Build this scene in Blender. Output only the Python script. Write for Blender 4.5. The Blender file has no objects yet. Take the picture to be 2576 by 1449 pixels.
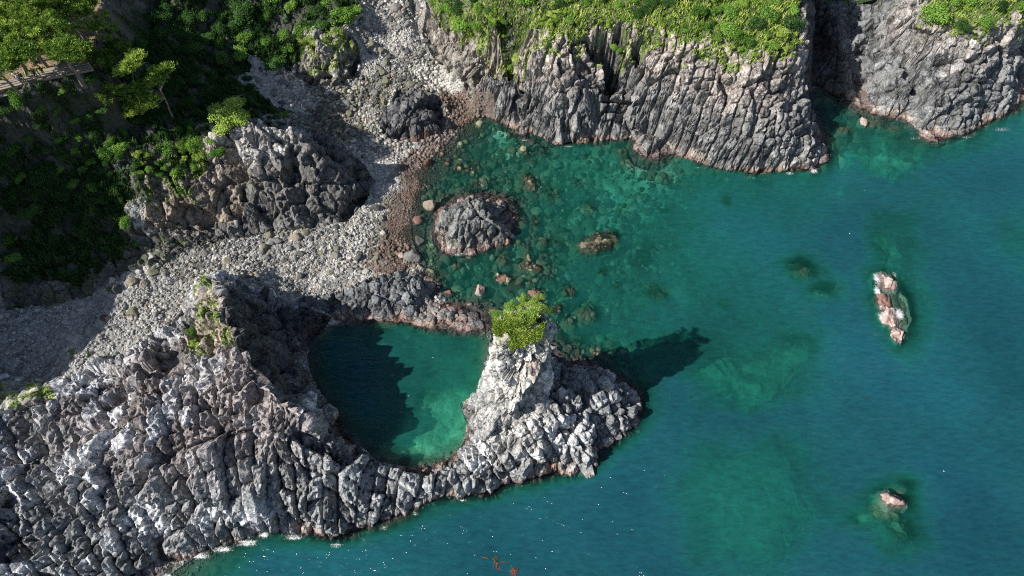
import bpy, math, random
import numpy as np
from mathutils import Vector, Matrix
C = bpy.context.scene
R = math.radians

# ------------------------------------------------------------------ camera, sky, sun, exposure
HC = 100.0
cd = bpy.data.cameras.new('camera'); cam = bpy.data.objects.new('camera', cd); C.collection.objects.link(cam)
cam.location = (0, 0, HC); cam.rotation_euler = (R(30), 0, 0)
cd.sensor_width = 36; cd.lens = 36 * 2670 / 4000; cd.clip_end = 6000; cd.clip_start = 0.5
C.camera = cam
SUN_EL, SUN_AZ = R(41.5), math.atan2(-0.27, -0.963)          # direction towards the sun, measured from +x
wd = bpy.data.worlds.new('World'); C.world = wd; wd.use_nodes = True
wn = wd.node_tree.nodes; wl = wd.node_tree.links
sky = wn.new('ShaderNodeTexSky'); sky.sky_type = 'NISHITA'; sky.sun_disc = False
sky.sun_elevation = SUN_EL; sky.sun_rotation = math.pi / 2 - SUN_AZ
wl.new(sky.outputs[0], wn['Background'].inputs[0]); wn['Background'].inputs[1].default_value = 0.07
sd = bpy.data.lights.new('sun', 'SUN'); sd.energy = 5.0; sd.angle = R(0.55); sd.color = (1, 0.955, 0.89)
sun = bpy.data.objects.new('sun', sd); C.collection.objects.link(sun)
sdir = Vector((math.cos(SUN_EL) * math.cos(SUN_AZ), math.cos(SUN_EL) * math.sin(SUN_AZ), math.sin(SUN_EL)))
sun.rotation_euler = sdir.to_track_quat('Z', 'Y').to_euler(); sun.location = (-60, -10, 80)
C.view_settings.view_transform = 'Standard'; C.view_settings.look = 'None'
C.view_settings.gamma = 1; C.view_settings.exposure = 0.55
C.render.engine = 'CYCLES'; C.cycles.max_bounces = 6; C.cycles.transparent_max_bounces = 16
C.cycles.use_denoising = False; C.cycles.sample_clamp_direct = 25; C.cycles.filter_width = 1.1; C.cycles.sample_clamp_indirect = 4

# ------------------------------------------------------------------ helpers
F = 1719.5; CX, CY = 1288.0, 724.5                            # photo read at 2576 x 1449
S30, C30 = 0.5, math.sqrt(3) / 2
def P(u, v, z=0.0):
    u = np.asarray(u, float); v = np.asarray(v, float); z = np.asarray(z, float)
    yc = (CY - v) / F; xc = (u - CX) / F
    d = C30 - S30 * yc
    return xc / d * (HC - z), (C30 * yc + S30) / d * (HC - z)
rng = np.random.default_rng(7); random.seed(7)
_T = [rng.random((256, 256)) for _ in range(12)]
def vnoise(x, y, s=0):
    T = _T[s % 12]; xi = np.floor(x).astype(int); yi = np.floor(y).astype(int)
    fx = x - xi; fy = y - yi; fx = fx * fx * (3 - 2 * fx); fy = fy * fy * (3 - 2 * fy)
    xi = xi + 37 * s; a = xi & 255; b = (xi + 1) & 255; c = yi & 255; d = (yi + 1) & 255
    return (T[a, c] * (1 - fx) + T[b, c] * fx) * (1 - fy) + (T[a, d] * (1 - fx) + T[b, d] * fx) * fy
def fbm(x, y, s=0, o=4):
    r = 0; a = .5; t = 0
    for i in range(o):
        r = r + a * vnoise(x * 2 ** i + 13.7 * i, y * 2 ** i - 7.3 * i, s + i); t += a; a *= .5
    return r / t * 2 - 1
def voro(x, y, s=0, jit=.9):
    """F1, F2, cell random a, b, c and offset to the nearest feature"""
    xi = np.floor(x).astype(int); yi = np.floor(y).astype(int)
    J1, J2 = _T[s % 12], _T[(s + 5) % 12]
    f1 = np.full(x.shape, 9.0); f2 = np.full(x.shape, 9.0)
    ci = np.zeros(x.shape, int); cj = np.zeros(x.shape, int); ox = np.zeros(x.shape); oy = np.zeros(x.shape)
    for i in (-1, 0, 1):
        for j in (-1, 0, 1):
            a = (xi + i) & 255; b = (yi + j) & 255
            px = xi + i + .5 + (J1[a, b] - .5) * jit - x; py = yi + j + .5 + (J2[a, b] - .5) * jit - y
            d = np.sqrt(px * px + py * py); m = d < f1
            f2 = np.where(m, f1, np.minimum(f2, d))
            f1 = np.where(m, d, f1); ci = np.where(m, a, ci); cj = np.where(m, b, cj)
            ox = np.where(m, px, ox); oy = np.where(m, py, oy)
    k = [_T[(s + q) % 12][ci, cj] for q in (1, 2, 3)]
    return f1, f2, k[0], k[1], k[2], ox, oy
def inpoly(x, y, poly):
    r = np.zeros(x.shape, bool); n = len(poly)
    for i in range(n):
        x1, y1 = poly[i]; x2, y2 = poly[(i + 1) % n]
        if y1 == y2: continue
        r ^= ((y1 > y) != (y2 > y)) & (x < (x2 - x1) * (y - y1) / (y2 - y1) + x1)
    return r
def sstep(a, b, x):
    t = np.clip((x - a) / (b - a), 0, 1); return t * t * (3 - 2 * t)
def mix(a, b, t): return a + (b - a) * t

def tag(o, label=None, cat=None, group=None, kind=None):
    if label: o['label'] = label
    if cat: o['category'] = cat
    if group: o['group'] = group
    if kind: o['kind'] = kind
    return o
def npmesh(name, V, Q, mat, col=None, smooth=False, parent=None, attrs=None, link=True):
    """V (n,3), Q (m,k) faces, one mesh object"""
    me = bpy.data.meshes.new(name); V = np.asarray(V, np.float32); Q = np.asarray(Q, np.int32); k = Q.shape[1]
    me.vertices.add(len(V)); me.vertices.foreach_set('co', V.ravel())
    me.loops.add(Q.size); me.loops.foreach_set('vertex_index', Q.ravel())
    me.polygons.add(len(Q)); me.polygons.foreach_set('loop_start', np.arange(0, Q.size, k, dtype=np.int32))
    me.polygons.foreach_set('use_smooth', np.full(len(Q), smooth))
    if col is not None:
        a = me.color_attributes.new('Col', 'FLOAT_COLOR', 'POINT')
        c4 = np.ones((len(V), 4), np.float32); c4[:, :3] = col; a.data.foreach_set('color', c4.ravel())
    for nm, arr in (attrs or {}).items():
        a = me.attributes.new(nm, 'FLOAT', 'POINT'); a.data.foreach_set('value', np.asarray(arr, np.float32).ravel())
    me.update(calc_edges=True); me.materials.append(mat)
    if not link: return me
    o = bpy.data.objects.new(name, me); C.collection.objects.link(o); o.parent = parent
    return o
def empty(name, loc=(0, 0, 0), rz=0):
    o = bpy.data.objects.new(name, None); C.collection.objects.link(o); o.location = loc; o.rotation_euler = (0, 0, rz); return o
def copy_tree(o, parent=None):
    c = o.copy(); C.collection.objects.link(c); c.parent = parent
    for ch in list(o.children): copy_tree(ch, c)
    return c

# ------------------------------------------------------------------ materials
def mat(name, build):
    m = bpy.data.materials.new(name); m.use_nodes = True; nt = m.node_tree
    build(nt, nt.nodes, nt.links, nt.nodes['Principled BSDF'], nt.nodes['Material Output']); return m
def node(N, t, **k):
    n = N.new(t)
    for a, b in k.items(): setattr(n, a, b)
    return n
def noise(N, L, co, scale, detail=4, rough=.6, dist=0):
    n = N.new('ShaderNodeTexNoise'); n.inputs['Scale'].default_value = scale; n.inputs['Detail'].default_value = detail
    n.inputs['Roughness'].default_value = rough; n.inputs['Distortion'].default_value = dist
    L.new(co, n.inputs['Vector']); return n
def rockmat(name, gain=1.0, bump=.2, lo=.62, hi=1.35, s1=.9, s2=3.2):
    def b(nt, N, L, bs, out):
        at = node(N, 'ShaderNodeVertexColor', layer_name='Col'); tc = N.new('ShaderNodeTexCoord'); co = tc.outputs['Object']
        n1 = noise(N, L, co, s1, 8, .68, .4); n2 = noise(N, L, co, s2, 8, .7)
        mr = N.new('ShaderNodeMapRange'); mr.inputs[1].default_value = .3; mr.inputs[2].default_value = .7
        mr.inputs[3].default_value = lo * gain; mr.inputs[4].default_value = hi * gain
        L.new(n1.outputs[0], mr.inputs[0])
        mr2 = N.new('ShaderNodeMapRange'); mr2.inputs[1].default_value = .3; mr2.inputs[2].default_value = .7
        mr2.inputs[3].default_value = .75; mr2.inputs[4].default_value = 1.25; L.new(n2.outputs[0], mr2.inputs[0])
        mm = node(N, 'ShaderNodeMath', operation='MULTIPLY'); L.new(mr.outputs[0], mm.inputs[0]); L.new(mr2.outputs[0], mm.inputs[1])
        vm = node(N, 'ShaderNodeVectorMath', operation='SCALE'); L.new(at.outputs[0], vm.inputs[0]); L.new(mm.outputs[0], vm.inputs['Scale'])
        L.new(vm.outputs[0], bs.inputs['Base Color']); bs.inputs['Roughness'].default_value = .88
        bs.inputs['Specular IOR Level'].default_value = .25
        ad = node(N, 'ShaderNodeMath', operation='ADD'); L.new(n1.outputs[0], ad.inputs[0]); L.new(n2.outputs[0], ad.inputs[1])
        bu = N.new('ShaderNodeBump'); bu.inputs['Strength'].default_value = 1; bu.inputs['Distance'].default_value = bump
        L.new(ad.outputs[0], bu.inputs['Height']); L.new(bu.outputs[0], bs.inputs['Normal'])
    return mat(name, b)
def facetmat(name):
    def b(nt, N, L, bs, out):
        at = node(N, 'ShaderNodeVertexColor', layer_name='Col'); tc = N.new('ShaderNodeTexCoord'); co = tc.outputs['Object']; ge = N.new('ShaderNodeNewGeometry')
        def vm(op, a, b_=None, sc=None):
            n = node(N, 'ShaderNodeVectorMath', operation=op); L.new(a, n.inputs[0])
            if b_ is not None:
                if isinstance(b_, tuple): n.inputs[1].default_value = b_
                else: L.new(b_, n.inputs[1])
            if sc is not None:
                if isinstance(sc, float): n.inputs['Scale'].default_value = sc
                else: L.new(sc, n.inputs['Scale'])
            return n.outputs[0]
        def mr(x, a, b_, c, d):
            n = N.new('ShaderNodeMapRange'); L.new(x, n.inputs[0])
            for i_, q_ in enumerate((a, b_, c, d)): n.inputs[i_ + 1].default_value = q_
            return n.outputs[0]
        def mul(a, b_):
            n = node(N, 'ShaderNodeMath', operation='MULTIPLY'); L.new(a, n.inputs[0]); L.new(b_, n.inputs[1]); return n.outputs[0]
        wn_ = noise(N, L, co, .7, 3, .6); w = vm('SUBTRACT', wn_.outputs['Color'], (.5, .5, .5)); cw = vm('ADD', co, vm('SCALE', w, sc=.9))
        cs = vm('MULTIPLY', cw, (1, 1, .62)); nrm_ = ge.outputs['Normal']; fac = None
        for sc, tilt, cwid, dark in ((.62, .8, .05, .4), (1.5, .7, .07, .5), (3.6, .45, .0, 1.)):
            v = N.new('ShaderNodeTexVoronoi'); v.inputs['Scale'].default_value = sc; L.new(cs, v.inputs['Vector'])
            nrm_ = vm('ADD', nrm_, vm('SCALE', vm('SUBTRACT', v.outputs['Color'], (.5, .5, .5)), sc=tilt))
            sx = N.new('ShaderNodeSeparateColor'); L.new(v.outputs['Color'], sx.inputs[0]); f_ = mr(sx.outputs[1], 0, 1, .82, 1.2)
            if cwid:
                e = N.new('ShaderNodeTexVoronoi'); e.feature = 'DISTANCE_TO_EDGE'; e.inputs['Scale'].default_value = sc; L.new(cs, e.inputs['Vector']); f_ = mul(f_, mr(e.outputs['Distance'], 0, cwid, dark, 1))
            fac = f_ if fac is None else mul(fac, f_)
        nrm_ = vm('NORMALIZE', nrm_)
        n1 = noise(N, L, co, .9, 8, .68, .4); n2 = noise(N, L, co, 3., 8, .75)
        fac = mul(mul(fac, mr(n1.outputs[0], .3, .7, .68, 1.34)), mr(n2.outputs[0], .3, .7, .72, 1.28))
        L.new(vm('SCALE', at.outputs[0], sc=fac), bs.inputs['Base Color']); bs.inputs['Roughness'].default_value = .85; bs.inputs['Specular IOR Level'].default_value = .25
        bu = N.new('ShaderNodeBump'); bu.inputs['Distance'].default_value = .1; L.new(n2.outputs[0], bu.inputs['Height']); L.new(nrm_, bu.inputs['Normal']); L.new(bu.outputs[0], bs.inputs['Normal'])
    return mat(name, b)
M_ROCK = facetmat('basalt_rock'); M_PEB = rockmat('pebbles', bump=.2, s1=1.8, s2=4, lo=.5, hi=1.5)
M_SOIL = rockmat('soil_and_undergrowth', bump=.5, s1=1.5, s2=4); M_BED = rockmat('seabed_rock', bump=.3, s1=.5, s2=1.6, lo=.55, hi=1.4)
def _grav(nt, N, L, bs, out): pass
M_BOULD = rockmat('boulder_stone', bump=.12, s1=.9, s2=3)
def leafmat(name, c1, c2, c3, trans=.35):
    def b(nt, N, L, bs, out):
        a = node(N, 'ShaderNodeAttribute', attribute_name='tone'); oi = N.new('ShaderNodeObjectInfo')
        g = N.new('ShaderNodeTexCoord'); n = noise(N, L, g.outputs['Object'], .9, 3)
        s = node(N, 'ShaderNodeMath', operation='ADD'); L.new(a.outputs['Fac'], s.inputs[0])
        r = N.new('ShaderNodeMapRange'); r.inputs[3].default_value = -.3; r.inputs[4].default_value = .3; L.new(oi.outputs['Random'], r.inputs[0])
        L.new(r.outputs[0], s.inputs[1])
        s2 = node(N, 'ShaderNodeMath', operation='ADD'); L.new(s.outputs[0], s2.inputs[0])
        r2 = N.new('ShaderNodeMapRange'); r2.inputs[1].default_value = .3; r2.inputs[2].default_value = .7
        r2.inputs[3].default_value = -.2; r2.inputs[4].default_value = .2; L.new(n.outputs[0], r2.inputs[0]); L.new(r2.outputs[0], s2.inputs[1])
        cr = N.new('ShaderNodeValToRGB'); L.new(s2.outputs[0], cr.inputs[0]); e = cr.color_ramp.elements
        e[0].position = .05; e[0].color = (*c1, 1); e[1].position = .95; e[1].color = (*c3, 1); m = e.new(.5); m.color = (*c2, 1)
        df = N.new('ShaderNodeBsdfDiffuse'); tr = N.new('ShaderNodeBsdfTranslucent'); mx = N.new('ShaderNodeMixShader')
        mx.inputs[0].default_value = trans
        L.new(cr.outputs[0], df.inputs[0]); L.new(cr.outputs[0], tr.inputs[0]); L.new(df.outputs[0], mx.inputs[1]); L.new(tr.outputs[0], mx.inputs[2])
        L.new(mx.outputs[0], out.inputs[0])
    return mat(name, b)
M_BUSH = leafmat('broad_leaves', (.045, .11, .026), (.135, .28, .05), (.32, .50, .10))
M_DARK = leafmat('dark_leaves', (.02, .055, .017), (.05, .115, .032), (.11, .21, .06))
M_PINE = leafmat('pine_needles', (.06, .13, .03), (.19, .30, .05), (.44, .56, .12), .2)
M_GRASS = leafmat('grass_blades', (.12, .23, .04), (.33, .48, .08), (.62, .68, .20), .4)
def plain(name, c, rough=.8, var=.25, sc=3):
    def b(nt, N, L, bs, out):
        tc = N.new('ShaderNodeTexCoord'); n = noise(N, L, tc.outputs['Object'], sc, 5)
        cr = N.new('ShaderNodeValToRGB'); e = cr.color_ramp.elements; e[0].position = .3; e[1].position = .7
        e[0].color = (*[k * (1 - var) for k in c], 1); e[1].color = (*[min(1, k * (1 + var)) for k in c], 1)
        L.new(n.outputs[0], cr.inputs[0]); L.new(cr.outputs[0], bs.inputs['Base Color']); bs.inputs['Roughness'].default_value = rough
    return mat(name, b)
M_BARK = plain('pine_bark', (.2, .17, .15), .9, .35, 2)
M_WOOD = plain('weathered_wood', (.22, .22, .2), .85)

# ------------------------------------------------------------------ terrain: break lines (u, v, z) traced on the photo, put at their own height
LINES = []
def ln(*pts, close=False):
    p = list(pts) + ([pts[0]] if close else []); LINES.append(('p', p))
def lz(z, *pts): ln(*[(u, v, z) for u, v in pts])
def lw(*pts): LINES.append(('w', list(pts)))                   # world x, y, z
# long columnar headland
lz(0, (1160,262), (1194,252), (1215,250), (1241,240), (1287,257), (1315,283), (1311,300), (1291,320), (1308,340), (1345,353), (1388,365), (1421,362), (1461,360), (1521,353), (1555,343),
   (1605,340), (1648,360), (1705,387), (1755,410), (1808,423), (1855,430), (1888,437), (1932,437), (1965,425), (2035,423), (2079,400), (2082,350), (2062,320), (2031,293))
ln((1047,10,7), (1054,67,6), (1067,93,5), (1077,140,3), (1111,173,2), (1130,195,1.2), (1165,222,.8), (1194,250,.2))
ln((1066,-10,9.5), (1075,30,9.5), (1104,50,10), (1140,100,10.5), (1160,130,10.5), (1210,142,12.5), (1250,138,15), (1321,128,17), (1371,118,17), (1450,105,17), (1500,88,17.5), (1560,88,17.5), (1621,118,17.5), (1721,138,17),
   (1838,140,17), (1921,150,17), (1985,135,17), (2008,128,17), (2015,60,18), (2010,-20,19))
ln((1120,120,5.5), (1150,160,5), (1190,190,6.5), (1240,190,9), (1321,205,11), (1400,225,11), (1460,235,11), (1500,225,10), (1540,220,7.5), (1590,215,9), (1640,225,11), (1700,240,11), (1800,262,11), (1900,275,11), (1960,285,10), (2008,290,9))
ln((1245,215,4), (1320,270,4), (1400,310,5), (1500,300,5), (1600,300,5), (1700,330,5), (1800,360,5.5), (1900,375,6), (1990,375,5.5), (2040,350,4))
ln((1100,150,3.4), (1140,185,3), (1175,212,3), (1205,225,3.6)); ln((1530,190,9), (1530,150,12), (1535,120,15)); ln((1607,180,10), (1607,140,14))
ln((1130,20,12), (1200,45,15), (1270,60,19)); lz(19.5, (1300,60), (1500,50), (1700,70), (1900,70), (1990,40)); ln((1110,-30,12), (1180,-30,16), (1260,-30,20)); lz(21, (1300,-25), (1400,-20), (1700,-20), (1990,-30))
lw((-12,118,23), (52,118,23)); lw((-10,135,26), (50,135,26)); lw((52.5,100,18), (53.5,109,20), (54.5,118,22), (55,127,23))
# gully on the right
ln((2033,288,0), (2036,220,0), (2042,158,.4), (2055,100,1.5), (2075,40,3.5), (2085,-20,5)); lw((62,118,3.5), (64,127,6))
lz(0, (2062,215), (2075,232), (2100,247), (2138,262), (2150,250), (2148,228), (2165,200), (2175,190), (2189,199), (2225,227), (2265,263), (2295,300), (2309,333), (2329,350), (2362,353),
   (2412,340), (2462,322), (2499,302), (2549,287), (2567,260), (2562,213), (2572,160), (2590,120))
ln((2132,220,2), (2125,160,4), (2108,90,6.5), (2100,20,8)); ln((2160,120,2.2), (2165,170,.6)); ln((2195,60,4.5), (2205,0,6.5))
ln((2150,225,-.3),(2163,180,0),(2170,130,.8),(2185,60,3))
ln((2240,-20,13.5), (2240,40,12), (2232,100,9.5), (2240,150,6), (2215,200,1.5))
ln((2262,-20,16), (2285,45,15), (2320,72,15), (2380,80,15), (2432,78,15), (2499,80,15), (2540,65,15), (2600,40,15))
ln((2270,130,9), (2290,180,8), (2350,205,8.5), (2450,195,9), (2510,160,9), (2550,130,8)); ln((2320,270,3.5), (2370,290,3.5), (2450,265,4), (2520,240,4))
lz(17, (2320,20), (2600,0)); lz(18, (2300,-30), (2620,-40)); lw((77,114,18), (110,108,18)); lw((76,135,24), (110,135,22))
# shingle in the middle and its shore
ln((940,-20,9.5), (940,60,8), (960,100,6.2), (1000,130,4.8), (1050,180,2.8), (1100,215,1.3), (1150,245,.6)); ln((1020,-20,10), (1020,40,8), (1030,100,6))
ln((905,0,11), (907,80,8.5), (912,150,6), (880,200,4.5), (800,235,4.6))
lz(0.02, (1200,256), (1160,310), (1115,350), (1062,390), (1045,430), (1040,480), (1035,520), (1008,565), (1000,620))
ln((600,170,9), (700,200,6.5), (740,235,5.2), (760,270,4.2), (800,310,3), (850,340,2.6), (890,390,2.1), (930,430,1.5), (975,450,.9))
ln((900,300,2.2), (940,370,1.6), (985,410,.8)); ln((1000,200,3.6), (1060,225,2)); ln((920,250,3), (960,230,3.2))
ln((950,480,1.5), (900,560,1.8), (960,580,.7), (930,660,.8), (860,700,1.6), (780,735,2.2), (700,690,2.4)); ln((700,640,2.8), (600,660,3.6), (520,665,4.4), (430,720,5.3), (300,850,6.2), (220,900,6.4))
ln((0,925,7), (120,920,6.8)); ln((0,800,8.2), (150,790,7.6), (250,740,7)); ln((350,620,6.6), (420,600,6.4), (520,615,5))
lz(-.7, (1225,290), (1190,350), (1135,400), (1090,450), (1075,520), (1078,600), (1090,680), (1075,700)); lz(-.4, (1040,560), (1050,610), (1060,660)); lz(-1.3, (1220,350), (1180,420), (1120,480))
lz(-1.8, (1240,300), (1270,345), (1300,400)); lz(-1.6, (1150,450), (1200,470), (1350,480), (1350,560), (1340,700), (1250,740), (1160,745), (1130,700))
lz(-2.6, (1330,360), (1400,395), (1520,385), (1600,372)); lz(-3.8, (1700,430), (1850,470), (2000,470)); lz(-2.4,(1450,450),(1560,450)); lz(-2.8,(1560,640),(1600,700),(1560,800)); lz(-2.1,(1430,520),(1440,640),(1400,740),(1420,830))
lz(-6.5, (1750,560), (1900,640), (1950,760)); lz(-3.6, (1620,560), (1680,640), (1770,800)); lz(-5, (1560,880), (1680,830)); lz(-3.4,(1430,700),(1480,850))
lz(-3.4, (2110,400), (2160,380), (2250,400), (2330,420)); lz(-1.5,(2150,310),(2250,320),(2290,345)); lz(-2.5,(2090,330),(2080,280)); lz(-5.5, (2450,380), (2560,330)); lz(-6.5, (2400,620), (2560,620), (2570,700))
lz(-8.5, (2050,520), (2300,500), (2500,450)); lz(-9, (2080,600), (2120,800), (2100,950)); lz(-9.5, (2350,700), (2420,900), (2500,1200))
lz(-4.6, (1740,880), (1800,900), (1870,960), (1900,1000), (1850,1020), (1770,990)); lz(-6, (2000,860), (2050,880)); lz(-9.5,(1950,1080),(1800,1100),(1700,1150))
lz(-9.5, (700,1449), (1000,1400), (1300,1300), (1500,1250), (1650,1120), (1680,1000)); lz(-5.8, (1960,1180), (2000,1260), (2080,1310)); lz(-7,(1940,1300),(2000,1360)); lz(-8.5,(1850,1200),(1850,1400))
lz(-11, (1200,1449), (1600,1400), (2100,1449), (2500,1400)); lz(-11, (2200,1100), (2400,1100)); lw((-40,-8,-12), (80,-8,-12)); lw((120,20,-12), (125,90,-10)); lw((115,95,-6),(125,110,-5))
# columnar slope bottom left, pool, bar
lz(0, (330,1462), (353,1449), (400,1426), (443,1403), (500,1386), (580,1366), (644,1349), (664,1333), (737,1343), (791,1356), (817,1363), (861,1366), (904,1346), (911,1331), (944,1323), (977,1309),
   (1037,1286), (1071,1259), (1111,1253), (1164,1248), (1207,1251), (1231,1249), (1288,1213), (1325,1219), (1368,1199), (1405,1199), (1435,1199), (1481,1176), (1488,1143), (1545,1116), (1558,1093),
   (1588,1079), (1610,1053), (1618,1016), (1601,986), (1595,966), (1561,946), (1515,925), (1431,915), (1401,905), (1392,880))
lz(0, (840,800), (780,850), (765,900), (775,950), (800,990), (840,1040), (870,1080), (900,1130), (935,1170), (1000,1180), (1060,1182), (1130,1162), (1170,1122), (1195,1062), (1210,1000), (1225,930), (1236,880), (1240,850))
lz(0, (840,800), (900,812), (961,803), (1010,812), (1080,832), (1140,842), (1200,838), (1232,825), (1240,800), (1215,775), (1185,765), (1100,768), (1082,760), (1098,735), (1090,700), (1068,688))
lz(3.2, (900,735), (960,715), (1020,705), (1055,715)); lz(2.6, (900,765), (980,760), (1040,765)); ln((870,745,2.5), (800,755,2.6), (740,760,3.5), (680,770,7)); lz(1.3, (1085,795), (1150,785), (1200,790)); lz(1.1,(1010,785),(1060,800))
lz(2.2,(850,785),(800,800),(770,830))
ln((533,694,14), (545,716,16.5), (560,740,16.5), (575,766,16.5), (575,810,17), (600,866,18), (622,900,18.2), (655,940,17.5), (700,985,15.5), (745,1030,13), (780,1070,10.5), (824,1098,8), (860,1120,6.5), (897,1148,4.5), (930,1176,2.8), (985,1190,2.2), (1050,1198,2.3), (1130,1185,2.6), (1185,1140,3.2), (1215,1090,4.5), (1235,1020,7))
ln((512,712,9), (505,740,9), (495,790,10.5), (470,815,11), (430,845,10.5), (395,870,10), (340,905,9.3), (280,935,8.6), (230,952,8.1), (165,968,7.9), (90,965,8.4), (0,955,8.8), (-30,950,9))
ln((490,735,5.2), (470,790,5.6), (420,825,6), (330,880,6.3), (230,930,6.6), (160,955,6.9), (0,935,7.2))
ln((620,745,10), (650,790,9), (680,850,8.5), (720,920,8), (750,970,7), (800,1040,5), (850,1095,3.4)); ln((565,700,10), (620,735,7), (680,748,4.2))
lz(13.5, (350,985), (430,960), (520,950)); ln((0,1010,10.5), (100,1005,10.5), (200,1010,11.5), (330,1045,13)); ln((0,1080,8), (90,1090,7), (200,1100,8.5)); lz(12.5, (400,1100), (520,1085), (640,1070), (720,1080))
lz(13, (450,1020), (560,1010), (650,1000)); ln((200,1200,9), (350,1200,9.5), (500,1190,9.5), (620,1170,9), (750,1165,8.5), (850,1175,6)); ln((0,1230,5), (60,1260,5.5), (130,1320,6), (300,1300,5.5), (450,1290,5.2), (560,1290,4.8), (700,1270,5), (830,1270,4.2), (890,1240,4), (930,1220,3.4))
ln((0,1400,4.5), (100,1420,3.6), (220,1440,2.6), (330,1420,1.6), (420,1395,1.4), (640,1325,1.6), (800,1335,1.6), (890,1315,1.5)); ln((-40,1200,11), (-40,1350,8)); ln((950,1290,1.4), (1050,1245,1.5), (1200,1225,1.6), (1300,1190,1.8))
ln((1000,1220,3), (1110,1215,2.8), (1200,1180,3.6), (1270,1130,5)); lz(1.8,(1350,1180),(1420,1170),(1470,1140),(1540,1085),(1590,1030)); lz(3.6,(1330,1150),(1440,1120),(1530,1040),(1570,1000))
ln((1300,1085,7), (1400,1060,7.5), (1460,990,6.5), (1520,965,5), (1560,985,4.2)); lz(7.5,(1255,1050),(1262,980),(1290,960),(1370,960),(1400,1000)); lz(2.6,(1220,1110),(1225,1040),(1235,960),(1245,900))
lz(-3.4, (1000,850), (1100,870), (1200,880)); lz(-7, (860,900), (900,1000), (955,1090)); lz(-6, (960,930), (1000,1010)); lz(-2.3, (1030,1060), (1090,1020), (1150,1060), (1120,1120), (1050,1140), (1010,1110), (1090,1080)); lz(-3, (1180,930), (1150,1000)); lz(-3.2,(980,950),(1010,1050))
# crag above the lower shingle and the slopes behind
ln((490,350,14), (545,345,16), (600,300,17.5), (650,305,17.5), (717,308,17), (745,325,15.5), (790,345,12)); ln((860,400,8), (905,425,4), (930,455,1.6)); ln((790,345,12), (860,400,8))
ln((690,335,15), (660,420,12)); ln((500,430,12), (560,470,9.5), (640,445,10.5), (720,430,10.5), (800,425,9.5), (860,440,7)); ln((500,540,7), (600,545,6), (700,520,6), (800,495,5.5), (870,490,4.5))
ln((910,500,1.6), (870,560,2), (780,572,2.6), (700,578,3.1), (620,592,3.7), (550,602,4.6), (450,585,6.5), (370,580,8)); ln((380,470,13), (350,430,14.5), (420,380,14)); ln((380,530,10), (440,500,10))
ln((860,360,3), (900,395,2.2)); lw((-48,84,7), (-43,83,6), (-38,82.5,5), (-33,80,3.6), (-27,78,3))
ln((-60,265,27), (0,238,27), (60,222,27), (110,208,27), (150,196,27), (215,186,27), (235,150,27), (245,100,27), (262,40,27), (275,-20,27)); lz(27, (-60,120), (60,120), (160,100), (190,60)); lz(27.5, (0,0), (190,-20)); lw((-95,95,28), (-60,120,28))
ln((0,350,21), (100,340,21), (200,330,19), (270,325,17.5), (340,310,16), (450,330,14.5)); lz(17, (0,480), (100,460)); lz(14.5, (180,470), (300,440)); ln((0,600,12.5), (120,600,11), (230,600,9.5), (320,560,10.5)); ln((0,740,9.5), (120,720,9), (250,690,7.8), (330,640,7.2))
ln((340,150,19), (370,60,18), (390,-20,18)); ln((400,230,17), (460,220,14.5)); ln((560,0,14), (550,100,12.5), (520,200,12.5), (530,270,12.5)); ln((700,40,12), (690,110,10), (610,150,9.6)); ln((850,0,13), (860,50,11)); ln((480,320,14), (560,260,13.5), (620,230,9), (690,250,7))
ln((760,105,10.5), (800,100,11.5), (850,95,11), (885,110,9.5)); ln((770,165,9), (850,165,8), (885,160,6.5)); ln((745,190,6.4), (790,215,5.4), (850,215,4.8), (888,190,4.8), (905,150,5.8)); ln((740,150,7), (735,190,6.4)); ln((750,80,10.5),(860,70,11))
lw((-60,140,30), (0,140,22)); lw((-10,112,11), (-14,125,13))
lw((-91,68,40), (-91,62,40), (-91,56,37), (-91,48,35), (-90,38,31.5), (-86,24,22), (-80,10,13)); lw((-82,66,24), (-81.5,52,16), (-81,42,10), (-79,30,8)); lw((-107,66,42), (-107,50,38), (-107,10,30))
# mounds
lz(6, (1015,240), (1050,236), (1085,250)); lz(4.6, (1000,290), (1050,300), (1100,290)); ln((960,320,1.9), (975,345,1.2), (1010,352,.7), (1060,352,.4), (1110,335,.3), (1118,300,.3)); ln((975,280,2.6), (1000,240,3.2), (985,262,2.6))
lz(6.5, (1165,505), (1190,495), (1215,510)); lz(5, (1130,545), (1190,550), (1250,560)); lz(2.8, (1125,585), (1180,600), (1240,598)); lz(0, (1098,520), (1092,560), (1096,600), (1112,630), (1145,645), (1180,640), (1200,635), (1240,625), (1285,615), (1290,590), (1270,570))
lw((2,66,0), (3,71,0), (1,76,0), (-5,78,0), (-11,77,0), (-14,72,0), (-14.3,68,0)); lz(4, (1265,560), (1275,575)); ln((1120,520,3.5), (1108,560,3)); lz(-2,(1320,540),(1325,600),(1290,650),(1200,665),(1130,670))

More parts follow.
